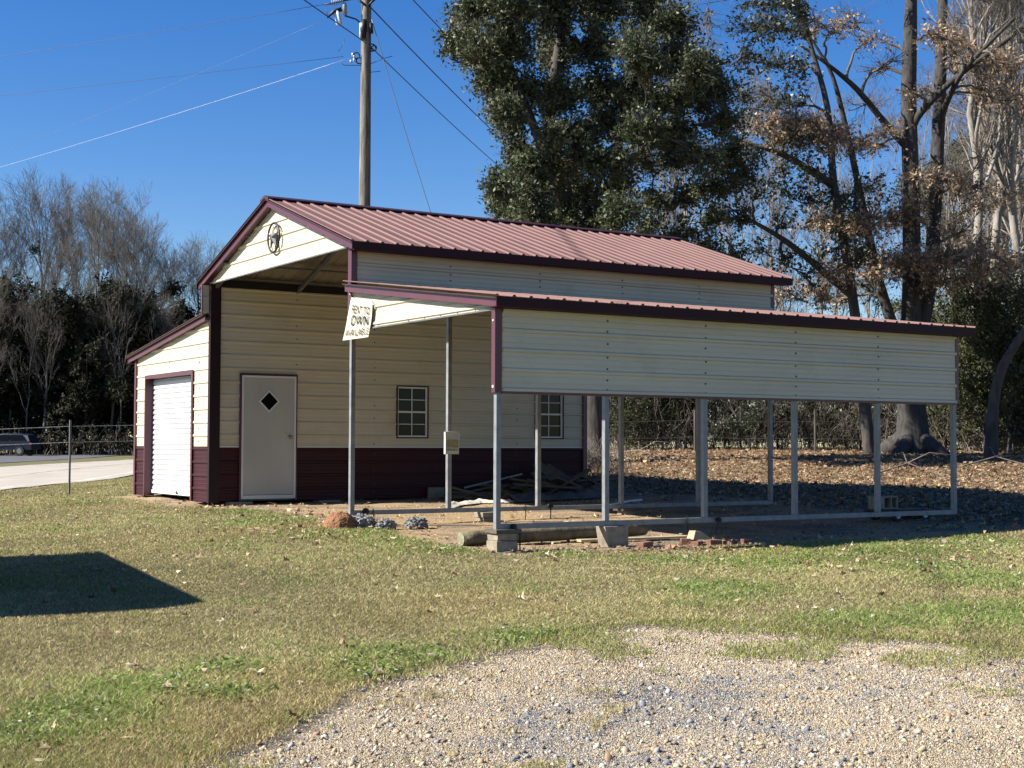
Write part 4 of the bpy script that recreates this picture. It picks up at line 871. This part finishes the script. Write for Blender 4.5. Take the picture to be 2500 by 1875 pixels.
# tree 2: darker evergreen to its right
bx_, by_ = ground_at(1700, 45); b2 = np.array((bx_, by_, gzf(bx_, by_)-.2))
t2 = [([b2, at(1850, 700, 41), at(1830, 560, 41), at(1800, 400, 41), at(1790, 230, 40.5), at(1740, 60, 40.5), at(1700, -80, 40.5)], [.18, .15, .13, .11, .085, .06, .03]),
      ([at(1842, 640, 41), at(1700, 520, 40.5), at(1560, 440, 40)], [.12, .085, .012]), ([at(1800, 400, 41), at(1690, 330, 40.5), at(1580, 300, 40.5)], [.12, .09, .04])]
t2[0][0][0] = np.array((*ground_at(1880, 41), gzf(*ground_at(1880, 41))-.2))
E2 = [(1640,10,50),(1690,0,55),(1740,20,50,.7),(1620,70,48),(1680,70,55),(1740,80,45,.7),(1610,130,46),(1670,140,52),(1720,150,45,.8),(1610,200,44),(1665,210,50),(1720,220,42,.7),(1600,260,40,.8),(1660,280,46),(1720,290,42,.8),(1780,310,40,.8),(1640,340,44,.9),(1700,350,44,.9),(1760,370,44,.9),(1640,410,36,.6),(1700,410,42,.8),(1800,420,44,.9),(1850,440,40,.8),(1740,440,40,.7),(1790,480,44,.9),(1850,500,42,.9),(1690,480,30,.5),(1800,540,40,.8),(1860,560,38,.8),(1740,540,34,.4),(1690,560,36,.5),(1640,540,30,.35),(1880,400,30,.6),(1620,-50,50),(1700,-60,50),(1820,610,34,.7),(1880,620,34,.7),(1750,600,30,.5),(1650,600,28,.35)]
tr, br, lv = cluster_tree(33, t2, CL(E2, 40.8, 1.3, 8), .060, 12, 7, 4)
mk('evergreen_tree', 'dark shaded evergreen tree between the leafy oak and the twin trunked oak', 'tree', (0, 0, 0), [('trunk', tr, BARK_D), ('branches', br, BARK_D), ('leaves', lv, LEAF_D)])
# tree 3: twin-trunk oak with dead brown leaves
bx_, by_ = ground_at(1972, 42); g = gzf(bx_, by_); b3 = np.array((bx_, by_, g-.3)); b3u = b3+np.array([0, 0, .9])
t3 = [([b3, b3+np.array([0, 0, .5]), b3u, at(1965, 800, 42), at(1970, 620, 42), at(1968, 400, 42), at(1962, 220, 42), at(1966, 80, 42), at(1972, -140, 42)], [.66, .54, .47, .33, .27, .245, .225, .20, .12]),
      ([at(1968, 800, 42), at(2010, 620, 42.4), at(2022, 400, 42.6), at(2030, 200, 42.8), at(2036, 20, 43), at(2040, -140, 43)], [.26, .21, .20, .185, .15, .10]),
      ([at(1955, 780, 42), at(1900, 620, 41.8), at(1870, 480, 41.8), at(1840, 330, 41.6), at(1800, 160, 41.4), at(1750, 80, 41.3)], [.17, .15, .12, .09, .06, .03]),
      ([b3u, b3+np.array([-.75, -.55, .35]), b3+np.array([-1.15, -.9, .0])], [.36, .22, .08]), ([b3u, b3+np.array([.2, -.85, .35]), b3+np.array([.35, -1.3, .0])], [.34, .2, .08]), ([b3u, b3+np.array([.95, .2, .3]), b3+np.array([1.4, .35, .0])], [.34, .2, .08]),
      ([at(1970, 330, 42), at(1915, 270, 41.6), at(1850, 190, 41.3), at(1790, 140, 41), at(1725, 95, 41)], [.12, .10, .08, .055, .03]),
      ([at(1964, 290, 42), at(1985, 245, 41.8), at(2060, 170, 41), at(2150, 105, 40.4), at(2260, 20, 40)], [.12, .11, .085, .07, .045]), ([at(2026, 300, 42.7), at(2040, 230, 42), at(2080, 150, 40.5), at(2190, 40, 40)], [.10, .09, .07, .045])]
E3 = [(1690,262,26),(1730,280,32),(1775,292,34),(1820,310,32),(1870,318,26,.7),(1930,290,24,.6),(1700,300,24),(1760,270,26,.8),(1775,480,26,.7),(1810,485,32),(1850,490,34),(1900,478,32),(1950,470,26,.8),(1975,440,20,.6),(1985,380,20,.6),(1870,560,30,.8),(1900,590,34),(1940,565,34),(1985,575,34),(2030,560,34),(2075,555,34),(2115,540,36),(2140,580,34,.9),(2010,610,28,.8),(1820,590,26,.5),(2050,390,24),(2085,405,26,.8),(2035,75,26),(2060,95,24,.8),(1990,200,18,.4),(2110,130,34,.7),(2150,150,36,.8),(2190,130,34,.8),(2130,200,30,.6),(2170,210,32,.6),(2180,420,30,.5),(2130,440,26,.5),(1780,60,24,.5),(1830,55,22,.4),(1880,90,20,.3),(1640,280,18,.3),(2190,560,34,.6),(2060,500,22,.5),(2090,610,24,.6),(1750,630,26,.5),(1690,640,22,.4),(1790,650,26,.5)]
bare3 = CL([(1700, 30, 60), (1760, -40, 60), (1850, 30, 60), (1900, -40, 60), (2080, 30, 60), (2150, -20, 60), (2060, 120, 50), (1880, 150, 40), (1860, 230, 40), (1930, 130, 40), (1600, 330, 40), (2200, 60, 50), (2120, 330, 50), (1660, 200, 40), (1500, -20, 40), (1540, 60, 40)], 41, 1.5, 10)
tr, br, lv = cluster_tree(44, t3, CL([(x_+k_*r_*.95+dx_, y_-abs(k_)*2+dy_, r_*.62, (q_[0] if q_ else 1)*.40) for x_, y_, r_, *q_ in E3 for k_, dx_, dy_ in ((-1, 3, 6), (0, -4, -5), (1, 2, 3))], 41.2, 1.2, 9), .058, 22, 7, 3, bare3)
mk('oak_tree', 'massive twin trunked oak with clinging brown leaves behind the open bay', 'tree', (0, 0, 0), [('trunk', tr, BARK_K), ('branches', br, BARK_M), ('leaves', lv, LEAF_B)])
# slim limbs and a leaning tree at the right edge
lt = [([np.array((*ground_at(2140, 38), gzf(*ground_at(2140, 38))-.1)), at(2143, 900, 38), at(2150, 840, 38), at(2168, 785, 38), at(2212, 715, 38), at(2290, 620, 38)], [.20, .15, .135, .12, .10, .08])]
tr, br, lv = cluster_tree(55, lt, CL([(2240, 560, 40, .5), (2300, 500, 50, .5)], 38, .8, 3), .05, 12, 6, 1)
mk('leaning_tree', 'dark curved trunk leaning to the right beside the end of the open bay', 'tree', (0, 0, 0), [('trunk', tr, BARK_D), ('branches', br, BARK_D), ('leaves', lv, LEAF_D)])
# bare tree prototypes
def bare_proto(seed, h, r, bark, tbark, label, group, **k):
    T0, B0, W0_, _ = bare_tree(seed, h, r, bark, **k)
    return mk('bare_tree', label, 'tree', (0, 0, -50), [('trunk', T0, bark), ('branches', B0, bark), ('twigs', W0_, tbark)], group)
LG = 'pale trunked leafless tree standing in the wood behind the open bay'; GG = 'pale leafless trees of the wood behind the barn'
pa = bare_proto(101, 21, .19, BARK_P, TWIG, LG, GG, n4=3, n1=18, clear=.32, spread=.5, lnf=.26)
pb = bare_proto(102, 19, .15, BARK_P, TWIG, LG, GG, n4=3, n1=16, clear=.25, spread=.45, lnf=.26)
pc = bare_proto(103, 15, .08, BARK_P, TWIG, LG, GG, n1=14, clear=.2, spread=.5, lnf=.22, n3=5)
for i, (px, d, pr, sc) in enumerate([(2105,47,pa,1),(2163,50,pa,1.02),(2203,48,pa,1.0),(2050,60,pc,1),(2140,62,pb,1),(2230,56,pb,1.05),(2185,68,pa,1),(2080,72,pb,1),(2020,75,pb,.9),(1900,66,pc,1),(1830,60,pc,.9),(1760,64,pc,1),(1690,58,pc,.8),(1620,62,pc,.9),(1560,58,pc,.8),(1500,60,pb,.8),(1440,56,pc,.8),(1370,58,pc,.7),(1460,70,pa,.9),(2270,52,pa,1),(2320,55,pb,1),(2380,60,pa,1),(1655,75,pb,.95),(2130,80,pa,1.05),(1955,90,pb,1)]):
    x, y = ground_at(px, d); put(pr, x, y, sc=sc)
# saplings and evergreen understorey
ev = [evergreen(200+i, 5.2, 3.2, .07, 11000, .055, BARK_D) for i in range(2)]
UG = 'dark evergreen saplings along the edge of the wood'
eu = [mk('evergreen_shrub', 'dark bushy evergreen sapling at the wood edge behind the open bay', 'shrub', (0, 0, -50), [('trunk', e_[0], BARK_D), ('branches', e_[1], BARK_D), ('leaves', e_[2], LEAF_D if i == 0 else LEAF_O)], UG) for i, e_ in enumerate(ev)]
for i, (px, d, k, sc) in enumerate([(1310,47,0,.75),(1350,49,1,.8),(1390,48,0,.7),(1430,47,0,.62),(1480,48,1,.7),(1510,46,0,.6),(1545,50,1,.8),(1680,50,0,.7),(1750,48,1,.6),(1780,52,0,.7),(1830,49,0,.6),(1895,50,0,.7),(2000,49,0,.75),(2040,47,1,.7),(1600,45,0,.62),(1565,46,0,.5),(1635,47,0,.5),(1400,46,1,.55),(1335,44,1,.5),(1290,45,0,.5),(2090,46,1,.95),(2130,44,1,1.0),(2180,43,1,1.05),(2215,45,0,1.0),(2060,50,1,.8),(2110,52,0,.9),(2260,46,1,1),(1460,52,1,.7),(1520,55,0,.6),(1720,52,0,.55),(1800,50,1,.55),(1860,48,0,.6),(1240,50,0,.6),(1900,55,1,.8),(2030,54,0,.7),(2150,48,0,.9),(2310,46,0,1.1),(1660,60,1,.8)]):
    x, y = ground_at(px, d); put(eu[k], x, y, sc=sc)
pv = evergreen(301, 17, 6.5, .22, 30000, .085, BARK_M)
pine = mk('pine_tree', 'olive green pine standing far back in the wood between pale trunks', 'tree', (0, 0, -50), [('trunk', pv[0], BARK_M), ('branches', pv[1], BARK_M), ('leaves', pv[2], LEAF_O)], 'pines far back in the wood')
for px, d, sc in ((2080, 66, .8), (2200, 78, .95), (2290, 70, .95)): x, y = ground_at(px, d); put(pine, x, y, sc=sc)
# brush: tangled stems and dead vines, beyond counting
def brush(n, pts, hmin, hmax, r, seed, name, lab, mt, leafsz=.035, per=3):
    rg = np.random.default_rng(seed); x, y = pts(rg, n); z = gz(x, y)-.05
    K_ = 6; H = rg.uniform(hmin, hmax, n); d = rg.normal(0, .28, (n, 2)); t = np.linspace(0, 1, K_)[None, :, None]
    B = np.stack([x, y, z], -1)[:, None]; tip = np.concatenate([d*H[:, None]*1.1, H[:, None]], -1)[:, None]
    P = B+tip*t+rg.normal(0, .05, (n, K_, 3))*H[:, None, None]*t; P[:, :, 2] -= (t[..., 0]**2)*H[:, None]*rg.uniform(0, .35, n)[:, None]
    Rr = rg.uniform(r*.5, r*1.5, n)[:, None]*np.linspace(1, .35, K_)[None]
    P1, R1 = spawn(P, Rr, 6, .2, 1, .75, .7, .05, 4, .2, .6, .0035, .3, rg); idx = np.repeat(np.arange(len(P1)), per); c = at_t(P1[idx], rg.random(len(idx)))+rg.normal(0, .04, (len(idx), 3))
    o = mesh_np(name, *(lambda q: (q[0], q[1]))(merge([tubes(P, Rr, 5), tubes(P1, R1, 3)])), TWIG); tag(o, lab, 'undergrowth', kind='stuff')
    if leafsz: V, F = leaf_quads(c, leafsz, rg); o2 = mesh_np('undergrowth_leaves', V, [F], mt); tag(o2, lab+', its sparse leaves', 'undergrowth', kind='stuff')
def band(px0, px1, d0, d1):
    def f(rg, n):
        px = rg.uniform(px0, px1, n); d = d0+(d1-d0)*rg.random(n)**1.3; P = CAM[None]+(FW[None]+RT[None]*((px*K-1250)/FOC)[:, None])*d[:, None]; return P[:, 0], P[:, 1]
    return f
brush(800, band(1180, 2450, 44.5, 56), .6, 2.6, .009, 5, 'undergrowth', 'tangled brush and thin saplings along the edge of the wood', LEAF_F, .045, 3)
brush(260, band(1180, 2450, 46, 62), 2.5, 5.5, .014, 6, 'sapling_thicket', 'tall thin saplings and vines in the wood behind the barn', LEAF_O, .05, 3)
brush(260, band(1150, 2500, 58, 90), 1.0, 3.2, .02, 16, 'far_thicket', 'dim thicket deep in the wood behind the barn', LEAF_F, .08, 4)
brush(60, lambda rg, n: (rg.uniform(-9.6, -8.4, n)-0, rg.uniform(9.2, 11.2, n)), .15, .6, .004, 9, 'dry_weeds', 'pale dry weeds on the leaf bank behind the barn wall', STRAW, .02, 2)
# fallen limbs on the leaf bank
for i, (q, lab) in enumerate(((((1300, 985), (1380, 985), (1470, 1005)), 'pale fallen limb lying across the leaf bank'), (((2080, 1012), (2150, 1000), (2240, 1015)), 'thin fallen branch in the shade beside the leaning trunk'), (((1890, 1030), (1960, 1015), (2040, 1035)), 'fallen branch below the flared oak base'))):
    P = [on_ground(*p)+np.array([0, 0, .06+.1*(j == 1)]) for j, p in enumerate(q)]; m = MB(); m.tube(P, [.022, .018, .008], 6); mid = Vector(P[1])
    for s in (1, -1): m.tube([mid, mid+Vector((.4*s, .3, .25)), mid+Vector((.9*s, .5, .2))], [.012, .008, .004], 5)
    tag(m.build('fallen_branch', TWIG, None, 0, True), lab, 'branch')
# ------------------------------------------------------------------ wood across the road
FG = 'leafless trees of the wood across the road'
fa = bare_proto(401, 25, .30, BARK_FAR, BARK_FAR, 'tall leafless tree towering over the dark wood across the road', FG, n1=20, n2=7, n3=6, n4=3, clear=.28, spread=.62, tw=.012, lnf=.42)
fb_ = bare_proto(402, 22, .26, BARK_FAR, BARK_FAR, 'tall leafless tree towering over the dark wood across the road', FG, n1=18, n2=7, n3=6, n4=3, clear=.25, spread=.66, tw=.012, lnf=.42)
for px, d, pr, sc in ((85,128,fa,.98),(150,132,fb_,1.0),(200,126,fa,.93),(262,130,fb_,.98),(310,133,fa,.83),(372,130,fb_,.80),(420,134,fa,.78),(20,130,fb_,.92),(455,132,fb_,.72),(120,138,fa,1.0),(230,140,fb_,1.05),(-40,128,fa,.9),(-110,130,fb_,.95),(345,142,fb_,.85),(500,136,fa,.75),(560,136,fb_,.75),(640,140,fa,.75),(100,114,fa,.62),(240,115,fb_,.58),(350,115,fa,.50),(-20,114,fa,.6),(300,121,fa,.80),(170,120,fb_,.78)):
    x, y = ground_at(px, d); put(pr, x, y, sc=sc*.84)
fe = [evergreen(500+i, 13, 8.5, .2, 34000, .17, BARK_D) for i in range(2)]
EG = 'dark evergreens of the wood across the road'
fep = [mk('evergreen_tree', 'dark evergreen massed in the wood across the road', 'tree', (0, 0, -50), [('trunk', e_[0], BARK_M), ('branches', e_[1], BARK_D), ('leaves', e_[2], LEAF_F)], EG) for e_ in fe]
for i, px in enumerate((-150, -85, -35, 20, 75, 130, 185, 240, 295, 350, 405, 460, 520, 590, 670, 760)):
    x, y = ground_at(px, 116+random.uniform(-1, 3)); put(fep[i % 2], x, y, sc=random.uniform(.62, .92)*(1.0 if px < 380 else .9))
for i, px in enumerate((-120, -60, -10, 50, 105, 160, 215, 270, 325, 380, 440, 500, 570)):
    x, y = ground_at(px, 124+random.uniform(-2, 2)); put(fep[(i+1) % 2], x, y, sc=random.uniform(.75, 1.02)*(1.0 if px < 380 else .85))
fs = bare_proto(403, 12, .07, BARK_FAR, BARK_FAR, 'thin pale leafless sapling against the dark wood across the road', 'thin saplings in front of the far wood', n1=12, n2=5, n3=4, n4=2, clear=.1, spread=.6, tw=.008, lnf=.42)
for px, sc in ((60,1.0),(262,1.1),(-40,1)):
    x, y = ground_at(px, 112+random.uniform(-1, 2)); put(fs, x, y, sc=sc)
brush(700, band(-250, 900, 110.5, 119), .8, 3.0, .03, 77, 'roadside_brush', 'dark brush at the foot of the wood across the road', LEAF_F, .13, 6)
# mistletoe clumps high in the far crowns
for i, (px, py, r) in enumerate(((72, 542-2, .45), (243, 552, .55), (283, 558, .45))):
    c = at(px, py, 127.5+i); rg = np.random.default_rng(i); V, F = leaf_quads(c+rg.normal(0, r*.5, (260, 3)), .09, rg); o = mesh_np('mistletoe', V, [F], LEAF_F); tag(o, ['small green mistletoe ball in the leftmost far bare tree', 'larger green mistletoe ball in the middle far bare tree', 'green mistletoe ball right of the larger one'][i], 'mistletoe')
# ------------------------------------------------------------------ parked car across the road
def car():
    t = thing('parked_car', 'dark blue sport utility vehicle stopped on the side road in shade', 'car'); Lh = 2.35
    body = mat('car_paint', (.005, .011, .035), .4, var=.05, coat=.1); 
    prof = [(-Lh, .45), (-Lh-.02, .62), (-Lh+.02, .95), (-Lh+.35, 1.02), (-.95, 1.10), (1.95, 1.12), (2.26, 1.05), (Lh, .8), (Lh, .45)]
    m = MB(); Wd = [.80, .88, .90, .90, .92, .92, .90, .88, .82]; n = len(prof)
    ring = [[(x, s*w, z) for (x, z), w in zip(prof, Wd)] for s in (-1, 1)]
    for i in range(n-1):
        a, b = ring[0][i], ring[0][i+1]; c, d = ring[1][i+1], ring[1][i]; m.poly([a, b, c, d])
    m.poly([ring[0][-1], ring[0][0], ring[1][0], ring[1][-1]])
    for s, rg_ in ((-1, ring[0]), (1, ring[1])): m.poly(rg_[::1] if s > 0 else rg_[::-1])
    m.build('body', body, t, .05)
    m = MB(); P = [(-1.0, 1.08, .84), (-.35, 1.60, .68), (.2, 1.68, .66), (1.5, 1.67, .66), (1.95, 1.55, .66), (2.2, 1.08, .82)]
    for i in range(len(P)-1):
        (x0, z0, w0), (x1, z1, w1) = P[i], P[i+1]; m.poly([(x0, -w0, z0), (x1, -w1, z1), (x1, w1, z1), (x0, w0, z0)])
    for s in (-1, 1): m.poly([(x, s*w, z) for x, z, w in P][::s])
    m.build('roof', body, t, .03)
    for s in (-1, 1):
        m = MB(); m.poly([(-.78, s*.845, 1.12), (-.28, s*.72, 1.55), (.55, s*.72, 1.58), (.55, s*.845, 1.12)][::s]); m.build('window', GLASS, t)
        m = MB(); m.poly([(.63, s*.845, 1.12), (.63, s*.72, 1.58), (1.6, s*.72, 1.56), (1.98, s*.845, 1.12)][::s]); m.build('window', GLASS, t)
        m = MB(); m.box((.35, s*.925-.01, .92), (.55, s*.925+.01, .95)); m.build('handle', BLACK, t)
        for x in (-1.45, 1.45):
            m = MB(); m.tube([(x, s*.72, .36), (x, s*.94, .36)], .36, 24); w = m.build('wheel', BLACK, t); m = MB(); m.tube([(x, s*.73, .36), (x, s*.95, .36)], .2, 16); m.build('rim', GALVD, w)
    m = MB()
    for s in (-1, 1): m.box((Lh-.12, s*.80-.1, .82), (Lh+.012, s*.80+.1, 1.0))
    m.build('tail_light', mat('tail_lens', (.25, .02, .02), .2), t)
    m = MB(); m.box((-Lh-.03, -.85, .72), (-Lh+.1, -.6, .86)); m.box((-Lh-.03, .6, .72), (-Lh+.1, .85, .86)); m.build('headlight', WHITE, t)
    return t
cr = car(); p = at(14, 976, 108); cr.location = (p[0], p[1], gzf(p[0], p[1])+.03); cr.rotation_euler = (0, 0, math.atan2(RT[1], RT[0])-.12)
# ------------------------------------------------------------------ field fence
P0 = np.array([-10.75, -1.05]); fd = np.array([-.97, .24])
def fence(name, lab, pts, wires, h=1.57, lead=(), rad=.022, ptype=GALVD, wr=.0042, barbs=True):
    t = thing(name, lab, 'fence', (pts[0][0], pts[0][1], gzf(*pts[0])))
    for x, y in pts:
        g = gzf(x, y); m = MB(); m.box((x-rad, y-.004, g-.1), (x+rad, y+.004, g+h)); m.box((x-.004, y+.004, g-.1), (x+.004, y+rad*1.6, g+h)); m.build('post', ptype, t)
    ends = [lead[0]]+[tuple(p) for p in pts]+[lead[1]]
    for wz in wires:
        m = MB(); line = []
        for a, b in zip(ends[:-1], ends[1:]):
            for k in range(12):
                s = k/12; x = a[0]*(1-s)+b[0]*s; y = a[1]*(1-s)+b[1]*s; line.append((x, y, gzf(x, y)*.3+(gzf(*a)*(1-s)+gzf(*b)*s)*.7+wz-.03*math.sin(math.pi*s)))
        m.tube(line, wr, 4)
        L_ = 0
        for a, b in (zip(line[:-1], line[1:]) if barbs else ()):
            a, b = Vector(a), Vector(b); n_ = max(1, int((b-a).length/.15))
            for k in range(n_): q = a.lerp(b, k/n_); m.bar(q+Vector((0, 0, -.013)), q+Vector((.006, .01, .013)), .004); m.bar(q+Vector((-.01, 0, .008)), q+Vector((.01, .006, -.008)), .004)
        m.build('wire', GALV, t)
    return reloc(t)
# the left fence runs roughly across the sight line past the barn
a0 = at(148, 1073, 29.6)
fence('wire_fence', 'two strand barbed wire fence on a thin steel post beside the road', [(a0[0], a0[1])], (1.42, 1.09), 1.55, ((a0[0]-4.4, a0[1]-6.4), (a0[0]+.8, a0[1]+5.6)))
q = [ground_at(px, 42.6) for px in (1275, 1500, 1760)]
fence('wire_fence', 'old barbed wire fence along the wood behind the open bay', [tuple(v) for v in q], (.45, .95), 1.25, (ground_at(1150, 42.6), ground_at(2060, 42.8)), .03, BARK_D, .0018, False)
# ------------------------------------------------------------------ utility pole and lines
PX, PY = -15.4, 7.7
up = thing('utility_pole', 'tall weathered wooden utility pole behind the barn roof', 'utility pole', (PX, PY, gzf(PX, PY)))
m = MB(); m.tube([(PX-.05*(1-k/13), PY, gzf(PX, PY)-.3+k*1.1) for k in range(14)], [.185-.0052*k for k in range(14)], 16); m.build('shaft', POLEM, up, 0, True)
def pp(x, y): return Vector(at(x, y, 37.15))
def hw(name, pts, r, mt, sides=7, parent=up): m = MB(); m.tube(pts, r, sides); return m.build(name, mt, parent, 0, True)
INS = mat('grey_porcelain', (.34, .36, .38), .3, var=.1); LTI = mat('pale_porcelain', (.62, .64, .64), .3, var=.1)
hw('bracket', [pp(790, 60), pp(770, 42), pp(745, 34)], .022, BLACK); hw('bracket', [pp(795, 12), pp(812, -4)], .03, BLACK); hw('bracket', [pp(790, 12), pp(772, -3)], .03, BLACK)
hw('arrester', [pp(744, 6), pp(744, 12), pp(745, 32)], [.04, .065, .065], INS, 10)
hw('fuse_cutout', [pp(728, 22), pp(733, 40), pp(737, 53)], [.05, .045, .035], LTI, 8); hw('fuse_cutout', [pp(722, 30), pp(727, 53), pp(735, 54)], [.016, .016, .03], LTI, 6)
hw('cutout_clamp', [pp(738, 20), pp(722, 24), pp(707, 38)], [.06, .05, .025], BLACK, 8)
for k in range(7): hw('insulator', [pp(717+k*3.8, 7-k*.9), pp(718.4+k*3.8, 6.7-k*.9)], .075, INS, 10)
hw('insulator_rod', [pp(700, 10), pp(715, 8), pp(745, 1), pp(772, -4)], .02, BLACK)
hw('conduit', [pp(781, 50), pp(780, 84)], .055, LTI, 8); hw('equipment_box', [pp(787, 42), pp(785, 62), pp(785, 84)], [.06, .10, .07], BLACK, 8); hw('equipment_box', [pp(801, 50), pp(802, 72)], [.05, .06], BLACK, 8)
def ring(c, r): c = Vector(c); return [c+Vector(RT)*r*math.cos(a)+Vector((0, 0, 1))*r*math.sin(a) for a in np.linspace(0, 6.283, 12)]
for c, r in (((803, 103), .10), ((808, 104), .07), ((770, 120), .08), ((776, 131), .08)): m = MB(); m.tube(ring(pp(*c), r), .018, 5, cap=False); m.build('cable_clamp', BLACK, up)
for c in ((760, 118), (763, 122), (756, 133), (763, 130)): hw('spool_insulator', [pp(*c), pp(c[0]+4, c[1])], .045, LTI, 8)
hw('jumper_wire', [pp(744, 84), pp(742, 96), pp(731, 111)], .008, BLACK, 4); hw('jumper_wire', [pp(734, 135), pp(745, 141), pp(780, 141)], .008, BLACK, 4); hw('jumper_wire', [pp(800, 138), pp(830, 126), pp(848, 121)], .008, BLACK, 4); hw('jumper_wire', [pp(704, 15), pp(708, 40)], .008, BLACK, 4); hw('jumper_wire', [pp(800, 156), pp(822, 154)], .008, BLACK, 4)
reloc(up)
def line(lab, a, b, r, sag=.5, n=40, mt=None):
    a, b = Vector(a), Vector(b); P = []
    for k in range(n+1): t = k/n; p = a.lerp(b, t); p.z -= sag*4*t*(1-t); P.append(p)
    m = MB(); m.tube(P, r, 5); return tag(m.build('power_line', mt or BLACK, None, 0, True), lab, 'power line')
def to_horizon(x, y, deg, L_, dz=0): p = pp(x, y); a = math.radians(deg); return p, p+Vector((math.sin(a), math.cos(a), 0))*L_+Vector((0, 0, dz))
V1 = -43.7
a, b = to_horizon(803, 103, V1, 55); line('thick black cable running from pole clamp down behind the leafy oak', a, b, .013, .9)
a, b = to_horizon(781, 86, V1+180, 45); line('thick black cable rising from the pole to the upper left', a, b, .014, .4)
a, b = to_horizon(797, 12, V1, 55); line('dark wire from the pole bracket down into the evergreen crown', a, b, .017, .9)
a = Vector(at(905, -10, 38)); line('short dark wire crossing the sky just above the bracket wire', a+Vector((.69, -.72, 0))*8, a+Vector((-.69, .72, 0))*50, .015, .6)
a, b = to_horizon(704, 9, -125.7, 60); line('uppermost thin dark wire leaving the pole insulators to the left', a, b, .0055, .5)
a, b = to_horizon(742, 122, -129.6, 60); line('lower thin dark wire leaving the pole to the left', a, b, .0055, .4)
a, b = to_horizon(753, 126, -105.4, 60); line('bright silver wire sloping down to the left from the pole', a, b, .0042, .55, mt=mat('bright_aluminium', (.6, .61, .63), .5, metal=.3))
a, b = to_horizon(700, 44, -100.7, 60); line('faint thin wire crossing the two dark wires at left', a, b, .003, .5, mt=GALVD)
gx_, gy_ = ground_at(1120, 36.5); a = pp(803, 42); line('thin guy wire dropping from the pole to the right behind the roof', a, Vector((gx_, gy_, gzf(gx_, gy_))), .010, .35, mt=GALVD)
# ------------------------------------------------------------------ neighbouring shed that throws the corner shadow
sh = thing('display_shed', 'small gabled display shed standing left of the view', 'shed', (3.2, -8.6, -.5))
U_ = Vector((.993, -.12, 0)); V_ = Vector((-.12, -.993, 0)); _tp = on_ground(450, 1303); GZs = _tp[2]
tipS = Vector((*_tp[:2], 0)); hS = 2.45; lenS = 4.55; halfS = 1.6; dhS = .8
SUNH = np.array([-.342, -.940]); SUNEL = math.atan(.807*math.hypot(.364, 1)**-1)   # rays drop .807 m per metre of y
c0 = tipS+Vector((-.364/.807, -1/.807, 0))*(hS)                                       # eave corner above its shadow tip
def S(u, v, z): return c0-U_*u+V_*v+Vector((0, 0, GZs+z))
m = MB(); m.poly([S(0, 0, hS), S(0, halfS, hS+dhS), S(lenS, halfS, hS+dhS), S(lenS, 0, hS)]); m.poly([S(0, halfS, hS+dhS), S(0, 2*halfS, hS), S(lenS, 2*halfS, hS), S(lenS, halfS, hS+dhS)]); m.build('roof', ROOFM, sh)
m = MB(); i_ = .12
w = [S(i_, i_, 0), S(i_, 2*halfS-i_, 0), S(lenS-i_, 2*halfS-i_, 0), S(lenS-i_, i_, 0)]; wt = [p+Vector((0, 0, hS+.02)) for p in w]
for k in range(4): m.poly([w[k], w[(k+1) % 4], wt[(k+1) % 4], wt[k]])
m.poly([wt[0], wt[1], S(i_, halfS, hS+dhS-.03)]); m.poly([wt[3], wt[2], S(lenS-i_, halfS, hS+dhS-.03)]); m.build('wall', CREAM, sh)
m = MB(); m.poly([S(1.6, i_-.02, .05), S(2.6, i_-.02, .05), S(2.6, i_-.02, 2.0), S(1.6, i_-.02, 2.0)]); m.build('door', WHITE, sh); reloc(sh)
# ------------------------------------------------------------------ light, sky, camera
dv = Vector((-.364, -1, .807)).normalized(); el = math.asin(dv.z); az = math.atan2(dv.x, dv.y)
W = bpy.data.worlds.new('World'); SC.world = W; W.use_nodes = True; nt = W.node_tree; bg = nt.nodes['Background']
sky = nt.nodes.new('ShaderNodeTexSky'); sky.sky_type = 'NISHITA'; sky.sun_disc = False; sky.sun_elevation = el; sky.sun_rotation = az % (2*math.pi)
sky.air_density = 1.0; sky.dust_density = 0.2; sky.ozone_density = 3.0; sky.altitude = 200
hs = nt.nodes.new('ShaderNodeHueSaturation'); hs.inputs['Hue'].default_value = .514; hs.inputs['Saturation'].default_value = 1.38; hs.inputs['Value'].default_value = 1.2; nt.links.new(sky.outputs[0], hs.inputs['Color']); nt.links.new(hs.outputs[0], bg.inputs[0]); bg.inputs[1].default_value = .05
l = bpy.data.lights.new('sun', 'SUN'); l.energy = 5.0; l.angle = math.radians(.5); l.color = (1, .955, .88); lo = bpy.data.objects.new('sun', l); COL.objects.link(lo)
lo.rotation_euler = dv.to_track_quat('Z', 'Y').to_euler(); lo.location = (0, -20, 30)
cam = bpy.data.cameras.new('camera'); co = bpy.data.objects.new('camera', cam); COL.objects.link(co); SC.camera = co
cam.sensor_fit = 'HORIZONTAL'; cam.sensor_width = 36; cam.lens = 36*FOC/2500; cam.clip_start = .1; cam.clip_end = 3000
M = Matrix(((RT[0], UP[0], -FW[0], CAM[0]), (RT[1], UP[1], -FW[1], CAM[1]), (RT[2], UP[2], -FW[2], CAM[2]), (0, 0, 0, 1))); co.matrix_world = M
SC.view_settings.view_transform = 'Standard'; SC.view_settings.look = 'None'; SC.view_settings.exposure = 1.3; SC.view_settings.gamma = 1
SC.render.engine = 'CYCLES'; SC.cycles.max_bounces = 6; SC.cycles.transparent_max_bounces = 4; SC.cycles.use_denoising = True
